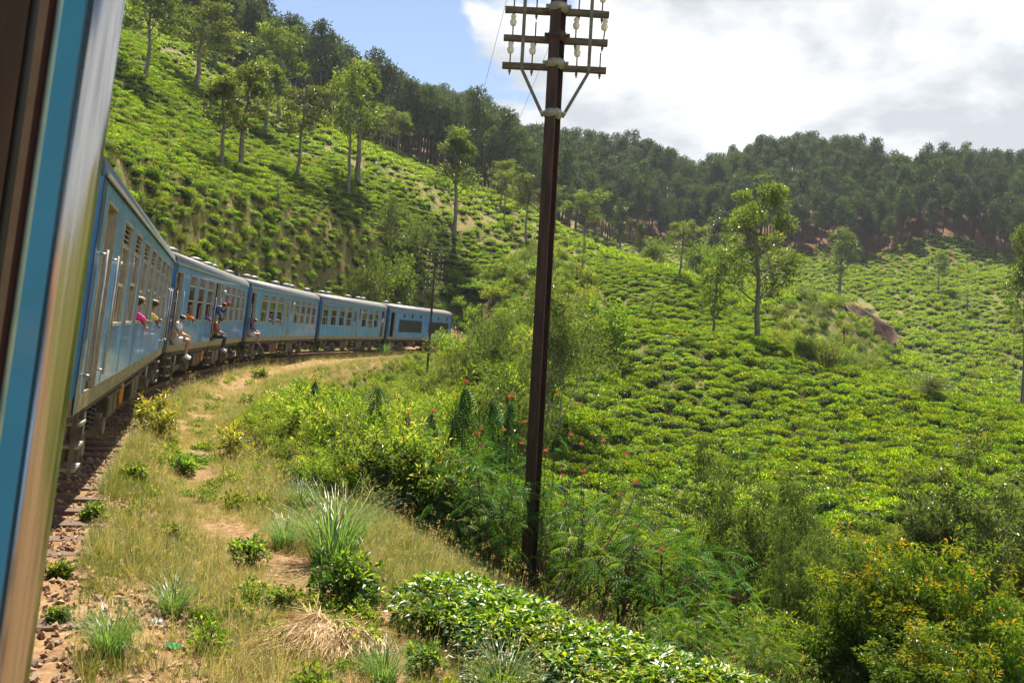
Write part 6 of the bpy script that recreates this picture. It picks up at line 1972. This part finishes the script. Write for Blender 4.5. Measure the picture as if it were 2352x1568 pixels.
def person(car, J, label, skin, shirt, trousers, shoes=None, cap=None, long_sleeves=False, long_legs=False, hairlen=0.0, scale=1.0, scarf=None):
    """J: joint positions in the coach's frame (x along, y inward, z above the rail)"""
    V, E, RD, roots = [], [], [], []
    def chain(pts, rads, start=None):
        prev = start
        for p, r_ in zip(pts, rads):
            V.append(Vector(p)); RD.append(r_); i = len(V) - 1
            if prev is not None: E.append((prev, i))
            prev = i
        return prev
    J = {k: Vector(v) for k, v in J.items()}
    chain([J['pelvis']], [0.125]); roots.append(0)
    belly = chain([J['pelvis'].lerp(J['chest'], 0.5)], [0.115], 0)
    chest = chain([J['chest']], [0.13], belly)
    neck = chain([J['neck']], [0.05], chest)
    up = (J['head'] - J['neck']).normalized()
    fwd = J['face']; fwd = Vector(fwd).normalized()
    hd = chain([J['neck'] + up * 0.07, J['head'] - up * 0.02 + fwd * 0.012, J['head'] + up * 0.07], [0.062, 0.083, 0.072], neck)
    nose = chain([J['head'] - up * 0.03 + fwd * 0.095], [0.014], hd - 1)
    for s in 'lr':
        if s + 'sho' in J:
            chain([J[s + 'sho'], J[s + 'elb'].lerp(J[s + 'sho'], 0.45), J[s + 'elb'], J[s + 'han'].lerp(J[s + 'elb'], 0.3), J[s + 'han']], [0.062, 0.050, 0.040, 0.038, 0.026], chest)
            w = J[s + 'han']; d = (w - J[s + 'elb']).normalized(); sd = d.cross(Vector((0, 0, 1)))
            sd = sd.normalized() if sd.length > 0.1 else Vector((1, 0, 0))
            chain([w + d * 0.06], [(0.040, 0.018)], len(V) - 1)
            pal = w + d * 0.05; dn = sd.cross(d).normalized()
            for k, (off, ln) in enumerate(((-0.030, 0.062), (-0.010, 0.072), (0.010, 0.068), (0.030, 0.052))):
                a = pal + sd * off; roots.append(len(V))
                chain([a, a + d * (0.03 + ln * 0.5), a + d * (0.03 + ln * 0.8) - dn * ln * 0.35 * (1 if dn.z > 0 else -1)], [0.010, 0.009, 0.007])
            a = w + d * 0.02 + sd * 0.028; roots.append(len(V))
            chain([a, a + sd * 0.03 + d * 0.03, a + sd * 0.035 + d * 0.06], [0.011, 0.010, 0.008])
        if s + 'hip' in J:
            chain([J[s + 'hip'], J[s + 'kne'].lerp(J[s + 'hip'], 0.5), J[s + 'kne'], J[s + 'ank'].lerp(J[s + 'kne'], 0.65), J[s + 'ank'], J[s + 'toe']], [0.092, 0.078, 0.056, 0.055, 0.036, 0.032], 0)
    o = skin_obj('person', V, E, RD, skin, roots)
    if car is not None: o.matrix_world = car.matrix_world
    # shirt
    v = [J['pelvis'].lerp(J['chest'], 0.08), J['pelvis'].lerp(J['chest'], 0.5), J['chest'], J['neck'].lerp(J['chest'], 0.25)]
    e = [(0, 1), (1, 2), (2, 3)]; r_ = [0.138, 0.130, 0.146, 0.07]
    for s in 'lr':
        if s + 'sho' in J:
            k = len(v); end = J[s + 'han'].lerp(J[s + 'elb'], 0.2) if long_sleeves else J[s + 'elb'].lerp(J[s + 'sho'], 0.35)
            mid = J[s + 'elb'] if long_sleeves else J[s + 'elb'].lerp(J[s + 'sho'], 0.6)
            v += [J[s + 'sho'], mid, end]; e += [(2, k), (k, k + 1), (k + 1, k + 2)]; r_ += [0.076, 0.062, 0.058 if not long_sleeves else 0.045]
    skin_obj('shirt', v, e, r_, shirt, [0], o)
    if trousers is not None and 'lhip' in J:
        v = [J['pelvis'] + Vector((0, 0, 0.05)), J['pelvis']]; e = [(0, 1)]; r_ = [0.132, 0.138]
        for s in 'lr':
            k = len(v)
            if long_legs:
                v += [J[s + 'hip'], J[s + 'kne'], J[s + 'ank'].lerp(J[s + 'kne'], 0.5), J[s + 'ank'].lerp(J[s + 'kne'], 0.08)]; e += [(1, k), (k, k + 1), (k + 1, k + 2), (k + 2, k + 3)]; r_ += [0.102, 0.070, 0.068, 0.058]
            else:
                v += [J[s + 'hip'], J[s + 'hip'].lerp(J[s + 'kne'], 0.75)]; e += [(1, k), (k, k + 1)]; r_ += [0.104, 0.090]
        skin_obj('trousers' if long_legs else 'shorts', v, e, r_, trousers, [1], o)
    if shoes is not None and 'lank' in J:
        for s in 'lr':
            a, t = J[s + 'ank'], J[s + 'toe']
            skin_obj('shoe', [a + Vector((0, 0, 0.02)), a.lerp(t, 0.25) - Vector((0, 0, 0.03)), t], [(0, 1), (1, 2)], [0.046, 0.054, 0.044], shoes, [1], o)
    # hair, eyes, mouth, cap
    h = J['head']
    hp = [h + up * 0.055 - fwd * 0.035, h - fwd * 0.06 - up * 0.02, h - fwd * 0.055 - up * (0.07 + hairlen)]
    skin_obj('hair', hp, [(0, 1), (1, 2)], [0.091, 0.088, 0.06], scarf or HAIR, [0], o)
    sdv = up.cross(fwd).normalized()
    for k in (-1, 1):
        MB().lathe([(0.002, -0.012), (0.012, -0.006), (0.013, 0.004), (0.004, 0.012)], 8, tuple(h + fwd * 0.083 + sdv * 0.032 * k - up * 0.002)).build('eye', HAIR, o, True)
        skin_obj('ear', [h + sdv * 0.085 * k, h + sdv * 0.098 * k - up * 0.03], [(0, 1)], [0.018, 0.014], skin, [0], o)
    MB().tube([tuple(h + fwd * 0.082 - up * 0.062 + sdv * x) for x in (-0.022, 0, 0.022)], 0.006, 5).build('mouth', cloth('dark_lips', (0.22, 0.07, 0.06)), o)
    if cap is not None:
        skin_obj('cap', [h + up * 0.10, h + up * 0.055, h + up * 0.05 + fwd * 0.10, h + up * 0.04 + fwd * 0.17], [(0, 1), (1, 2), (2, 3)], [0.07, 0.098, (0.07, 0.02), (0.055, 0.014)], cap, [1], o)
    tag(o, label, 'person', 'passengers riding in the doors and windows')
    return o

L_ = CAR_L
FLR = ZB + 0.06
def sitter(xc, out=0.10, lean=0.0, yaw=0.0):
    f = FLR
    return dict(pelvis=(xc, 0.02 - out, f + 0.13), chest=(xc + lean, -0.07 - out, f + 0.49), neck=(xc + lean, -0.14 - out, f + 0.63), head=(xc + lean * 1.1, -0.22 - out, f + 0.75), face=(0.8, -0.6, -0.1),
        lsho=(xc + 0.18 + lean, -0.08 - out, f + 0.56), lelb=(xc + 0.23, -0.17 - out, f + 0.30), lhan=(xc + 0.06, -0.36 - out, f + 0.24),
        rsho=(xc - 0.18 + lean, -0.08 - out, f + 0.56), relb=(xc - 0.23, -0.17 - out, f + 0.30), rhan=(xc - 0.02, -0.37 - out, f + 0.25),
        lhip=(xc + 0.10, -0.02 - out, f + 0.10), lkne=(xc + 0.13, -0.42 - out, f + 0.15), lank=(xc + 0.10, -0.36 - out, f - 0.30), ltoe=(xc + 0.12, -0.54 - out, f - 0.36),
        rhip=(xc - 0.10, -0.02 - out, f + 0.10), rkne=(xc - 0.10, -0.44 - out, f + 0.13), rank=(xc - 0.08, -0.38 - out, f - 0.32), rtoe=(xc - 0.06, -0.56 - out, f - 0.38))
person(CARS[2], sitter(0.044 * L_, 0.02), 'passenger sitting in the second coach door, pale shorts and white sneakers', SKIN, cloth('pale_grey_cotton', (0.50, 0.52, 0.55)), cloth('cream_cotton', (0.55, 0.52, 0.44)), cloth('white_canvas', (0.66, 0.66, 0.70)))
J = sitter(0.475 * L_, 0.02)
person(CARS[2], J, 'passenger sitting below the red-capped one, black trousers and grey sneakers', SKIN2, cloth('rust_cotton', (0.26, 0.10, 0.06)), cloth('black_denim', (0.015, 0.015, 0.02)), cloth('grey_canvas', (0.40, 0.42, 0.46)), long_legs=True)
J = sitter(0.044 * L_, 0.02); J['rhan'] = (0.044 * L_ - 0.06, -0.16, FLR + 0.72); J['relb'] = (0.044 * L_ - 0.25, -0.22, FLR + 0.42)
person(CARS[3], J, 'passenger in a blue top and white shorts sitting in the middle coach door', SKIN, cloth('royal_blue_cotton', (0.02, 0.06, 0.30)), cloth('white_cotton', (0.62, 0.62, 0.62)), cloth('dark_leather', (0.03, 0.025, 0.025)))
# standing, leaning out of the middle door and holding the rail
xc = 0.452 * L_; f = FLR + 0.02
J = dict(pelvis=(xc, 0.16, f + 0.82), chest=(xc + 0.03, -0.12, f + 1.06), neck=(xc + 0.05, -0.26, f + 1.16), head=(xc + 0.07, -0.36, f + 1.25), face=(0.75, -0.65, -0.05),
    lsho=(xc + 0.18, -0.16, f + 1.12), lelb=(xc + 0.34, -0.30, f + 0.96), lhan=(xc + 0.30, -0.36, f + 1.14), rsho=(xc - 0.14, -0.12, f + 1.12), relb=(xc - 0.16, -0.22, f + 0.88), rhan=(xc + 0.02, -0.30, f + 0.78),
    lhip=(xc + 0.10, 0.16, f + 0.80), lkne=(xc + 0.12, 0.02, f + 0.45), lank=(xc + 0.10, 0.14, f + 0.06), ltoe=(xc + 0.12, -0.06, f + 0.03), rhip=(xc - 0.10, 0.16, f + 0.80), rkne=(xc - 0.10, 0.06, f + 0.45), rank=(xc - 0.10, 0.18, f + 0.06), rtoe=(xc - 0.10, 0.0, f + 0.03))
person(CARS[2], J, 'passenger in a red cap leaning out of the second coach middle door', SKIN2, cloth('navy_cotton', (0.015, 0.035, 0.16)), cloth('navy_denim', (0.015, 0.02, 0.05)), cloth('dark_leather', (0.03, 0.025, 0.025)), cap=cloth('red_cotton', (0.62, 0.02, 0.02)), long_legs=True, long_sleeves=True)
# standing in the far door of the fourth coach
xc = 0.94 * L_
J = dict(pelvis=(xc, 0.10, f + 0.92), chest=(xc, 0.02, f + 1.28), neck=(xc, -0.03, f + 1.44), head=(xc, -0.09, f + 1.56), face=(-0.4, -0.9, 0), lsho=(xc + 0.18, 0.02, f + 1.36), lelb=(xc + 0.34, -0.08, f + 1.2), lhan=(xc + 0.36, -0.10, f + 1.42),
    rsho=(xc - 0.18, 0.02, f + 1.36), relb=(xc - 0.34, -0.08, f + 1.25), rhan=(xc - 0.36, -0.10, f + 1.48), lhip=(xc + 0.10, 0.10, f + 0.88), lkne=(xc + 0.10, 0.06, f + 0.46), lank=(xc + 0.10, 0.12, f + 0.06), ltoe=(xc + 0.12, -0.07, f + 0.03),
    rhip=(xc - 0.10, 0.10, f + 0.88), rkne=(xc - 0.10, 0.06, f + 0.46), rank=(xc - 0.10, 0.12, f + 0.06), rtoe=(xc - 0.12, -0.07, f + 0.03))
person(CARS[4], J, 'passenger standing in the fourth coach far door, arms out to the rails', SKIN2, cloth('pale_grey_cotton', (0.5, 0.5, 0.5)), cloth('black_denim', (0.015, 0.015, 0.02)), cloth('dark_leather', (0.03, 0.025, 0.025)), long_legs=True)

def leaner(car, xc, label, skin, shirt, scarf=None, out=0.0, toward=-1, hairlen=0.05, sleeves=False, head_out=0.0):
    """seated inside, forearm resting out over the window sill"""
    z = WZ0 + 0.06
    J = dict(pelvis=(xc + 0.05, 0.42, FLR + 0.55), chest=(xc, 0.28, z + 0.08), neck=(xc, 0.20 - head_out, z + 0.22), head=(xc - 0.02, 0.13 - head_out, z + 0.34), face=(0.9, -0.45, 0),
        lsho=(xc + 0.16, 0.16, z + 0.12), lelb=(xc + 0.15, -0.06 - out * 0.4, z + 0.03), lhan=(xc + 0.02, -0.12 - out * 0.5, z - 0.07), rsho=(xc - 0.16, 0.16, z + 0.12), relb=(xc - 0.16, -0.05 - out * 0.4, z + 0.04), rhan=(xc - 0.01, -0.11 - out * 0.5, z + 0.01),
        lhip=(xc + 0.1, 0.42, FLR + 0.52), lkne=(xc + 0.4, 0.42, FLR + 0.52), lank=(xc + 0.42, 0.42, FLR + 0.1), ltoe=(xc + 0.56, 0.40, FLR + 0.06), rhip=(xc + 0.1, 0.62, FLR + 0.52), rkne=(xc + 0.4, 0.62, FLR + 0.52), rank=(xc + 0.42, 0.62, FLR + 0.1), rtoe=(xc + 0.56, 0.6, FLR + 0.06))
    person(car, J, label, skin, shirt, cloth('dark_grey_cotton', (0.05, 0.05, 0.055)), None, long_legs=True, scarf=scarf, hairlen=hairlen, long_sleeves=sleeves)
w1 = lambda i: (.151 + .1065 * i + .034) * L_
leaner(CARS[1], w1(2), 'passenger in pink leaning an arm out of the closest coach window', SKIN, cloth('hot_pink_cotton', (0.65, 0.02, 0.22)), out=0.02, head_out=0.15, sleeves=True)
leaner(CARS[1], w1(4), 'dark-haired passenger in yellow with arms out of the closest coach window', SKIN2, cloth('yellow_cotton', (0.60, 0.50, 0.14)), out=0.02, head_out=0.18, hairlen=0.0, sleeves=True)
leaner(CARS[2], .173 * L_, 'passenger in orange with an arm out of the second coach first window', SKIN2, cloth('orange_cotton', (0.60, 0.16, 0.02)), out=0.02, head_out=0.10, sleeves=True)
leaner(CARS[2], .376 * L_, 'passenger in purple at the window beside the red-capped rider', SKIN2, cloth('purple_cotton', (0.14, 0.06, 0.26)), sleeves=True)
leaner(CARS[3], .272 * L_, 'passenger in a magenta headscarf at the middle coach window', SKIN2, cloth('white_cotton', (0.62, 0.62, 0.62)), scarf=cloth('magenta_cotton', (0.45, 0.02, 0.28)), head_out=0.12)
leaner(CARS[3], .376 * L_, 'dark-haired passenger in white at the middle coach window', SKIN, cloth('white_cotton', (0.62, 0.62, 0.62)))
leaner(CARS[4], .725 * L_, 'passenger in white at a window of the fourth coach', SKIN2, cloth('white_cotton', (0.62, 0.62, 0.62)))
# ================================================================ the coach the picture is taken from
def near_coach():
    th = K1 * 1.5 - YAW
    ex = Vector((math.sin(th), math.cos(th), GRAD)).normalized()
    rt = ex.cross(Vector((0, 0, 1))).normalized(); up = rt.cross(ex).normalized()
    ez = (up * math.cos(CANT) + rt * math.sin(CANT)).normalized(); ey = ez.cross(ex).normalized()
    XC, D = 6.47, 0.87
    QS = -0.012                                   # outer face of the side, metres right of the eye
    f0 = [('open', .018, .070), ('win', .12, .19), ('win', .225, .30), ('hole', (XC - 0.55) / CAR_L, (XC + D) / CAR_L), ('hole2', (XC + D + 0.22) / CAR_L, (XC + D + 1.3) / CAR_L),
          ('win', .66, .72), ('win', .76, .83), ('win', .87, .94)]
    global make_car
    car = make_car('passenger_coach', 'blue coach the view leans out of, its door pillar filling the left edge', [f for f in f0 if f[0][:4] != 'hole'], near=True)
    org = -ex * XC - ez * (HB + SKIRT) + ey * (-QS)
    m = Matrix.Identity(4)
    for i in range(3):
        m[i][0], m[i][1], m[i][2], m[i][3] = ex[i], ey[i], ez[i], org[i]
    car.matrix_world = m
    # rebuild the side with the open window and door by the camera
    for ch in list(car.children):
        if ch.name.split('.')[0] in ('body', 'corner_post', 'seat', 'floor', 'ceiling'):
            for g in list(ch.children): bpy.data.objects.remove(g)
            bpy.data.objects.remove(ch)
    L = CAR_L
    ops = [(.018 * L, .07 * L, ZB, 3.285)] + [(a * L + .02, c * L - .02, WZ0 + .02, WZ1 - .02) for k, a, c in f0 if k == 'win']
    ops += [(XC - 0.55, XC + D, 1.75, WZ1), (XC + D + 0.22, XC + D + 1.3, ZB, 3.285)]
    b = MB(); side_panels(b, ops, 0.0, 0.05); b.build('body', M_BLUE, car)
    xj = XC + D - 0.003
    z0, z1 = 1.56, 2.95
    def q_at(px, dist):
        """inward offset from the side of a vertical line seen at print x on the horizon row"""
        r_ = ray(px, 740 if px < 400 else 760)
        d = Vector((r_[0], 1, r_[2])); t = dist / d.dot(ex)
        return -(d * t).dot(-ey) + QS
    def strip(nm, pa, pb, dist, m_, th_=0.004):
        ya, yb = q_at(pa, dist), q_at(pb, dist)
        x = XC + dist
        return MB().box(x, x + th_, min(ya, yb), max(ya, yb), z0, z1).build(nm, m_, car)
    M_DOORBLUE = mat('deep_blue_pillar_paint', (0.03, 0.30, 0.55), (0.04, 0.34, 0.62), rough=0.35, scale=6, coat=0.2)
    M_RUST = mat('chipped_rusty_edge', (0.045, 0.012, 0.010), (0.02, 0.16, 0.22), rough=0.7, scale=16, stretch=(1, 1, 0.4), lo=0.60, hi=0.66)
    M_TAN = mat('tan_inner_lining', (0.20, 0.14, 0.09), (0.24, 0.17, 0.11), rough=0.7, scale=60)
    M_BEAD = mat('pale_blue_bead', (0.20, 0.36, 0.38), (0.36, 0.48, 0.42), rough=0.35, scale=5, stretch=(1, 1, 3))
    M_WOOD = mat('varnished_brown_panel', (0.03, 0.016, 0.008), (0.085, 0.048, 0.022), rough=0.4, scale=6, stretch=(1, 6, 0.5))
    M_CREAM = mat('cream_interior_panel', (0.52, 0.48, 0.40), (0.60, 0.56, 0.48), rough=0.5)
    strip('pillar_face', 39.6, 92, D - 0.006, M_DOORBLUE)
    yb = (q_at(24.6, D - 0.010) + q_at(40.5, D - 0.010)) / 2
    MB().tube([(XC + D - 0.010, yb, z0), (XC + D - 0.010, yb, z1)], abs(q_at(24.6, D - .01) - q_at(40.5, D - .01)) / 2, 12).build('edge_bead', M_BEAD, car, True)
    strip('rusty_edge', 6, 25, D - 0.008, M_RUST)
    strip('window_lining', -12, 7, D - 0.012, M_TAN)
    ys = (q_at(-39, D - 0.02) + q_at(-12, D - 0.02)) / 2
    MB().tube([(XC + D - 0.02, ys, z0), (XC + D - 0.02, ys, z1)], abs(q_at(-39, D - .02) - q_at(-12, D - .02)) / 2, 12).build('window_seal', M_RUBBER, car, True)
    y3 = q_at(-38, D - 0.03)
    MB().box(XC + D - 0.03, XC + D + 0.02, y3, y3 + 0.5, z0 - 0.3, z1 + 0.3).build('inner_panel', M_WOOD, car)
    MB().box(0.07, L - 0.07, 0.06, CAR_W - 0.06, ZB + 0.004, ZB + 0.06).build('floor', M_INT, car)
    MB().box(0.07, L - 0.07, 0.06, CAR_W - 0.06, ZG - 0.03, ZG + 0.02).build('ceiling', M_CREAM, car)
    MB().box(0.07, XC - 0.6, 0.052, 0.07, ZB + 0.07, ZG - 0.04).build('inner_lining', M_CREAM, car)
    MB().box(0.07, L - 0.07, CAR_W - 0.075, CAR_W - 0.055, ZB + 0.07, WZ0 - 0.02).build('far_lining', M_CREAM, car)
    # the chrome grab rail
    dist = D + 0.045
    ya, yc = q_at(34, dist), q_at(183.5, dist)
    yr, rr = (ya + yc) / 2, abs(ya - yc) / 2
    m_, t, o_ = new_mat('brushed_stainless_tube')
    bs = N(t, 'ShaderNodeBsdfPrincipled', Metallic=1.0, Roughness=0.13)
    tc = N(t, 'ShaderNodeTexCoord'); mp = N(t, 'ShaderNodeMapping'); mp.inputs['Scale'].default_value = (160, 160, 1.2)
    t.links.new(tc.outputs['Object'], mp.inputs['Vector'])
    nz = N(t, 'ShaderNodeTexNoise', Scale=2.0, Detail=3.0)
    t.links.new(mp.outputs[0], nz.inputs['Vector'])
    rmp = ramp(t, [(0.35, 0.14), (0.65, 0.30)]); t.links.new(nz.outputs['Fac'], rmp.inputs[0]); t.links.new(rmp.outputs[0], bs.inputs['Roughness'])
    cr = ramp(t, [(0.3, (0.36, 0.355, 0.345)), (0.7, (0.50, 0.495, 0.48))]); t.links.new(nz.outputs['Fac'], cr.inputs[0]); t.links.new(cr.outputs[0], bs.inputs['Base Color'])
    t.links.new(bs.outputs[0], o_.inputs[0])
    g = MB().tube([(XC + dist, yr, 1.35), (XC + dist, yr, 3.05)], rr, 48).build('grab_rail', m_, car, True)
    for z in (1.37, 3.03):
        MB().tube([(XC + dist, yr, z), (XC + dist, 0.02, z)], 0.018, 10).build('bracket', M_CHROME, g, True)
    return car
NEAR = near_coach()
bpy.context.view_layer.update()
leaner(NEAR, 5.92, 'added out-of-view passenger in orange, tinting the reflection in the chrome rail', SKIN, cloth('orange_shirt_cotton', (0.62, 0.22, 0.07)), sleeves=True)  # unseen figure added so that the chrome rail reflects orange
# ================================================================ humid air over the hills
def haze():
    x0, x1, y0, y1, z0, z1 = -950, 950, -950, 960, -60, 165
    b = MB().box(x0, x1, y0, y1, z0, z1)
    m, t, o = new_mat('humid_air')
    v = N(t, 'ShaderNodeVolumePrincipled', Density=HAZE_D, Anisotropy=0.15)
    v.inputs['Color'].default_value = (0.80, 0.90, 1.0, 1)
    t.links.new(v.outputs[0], o.inputs['Volume'])
    q = b.build('haze', m)
    tag(q, 'pale bluish haze in the air over the valley', 'haze', kind='stuff')
HAZE_D = 0.00016
haze()
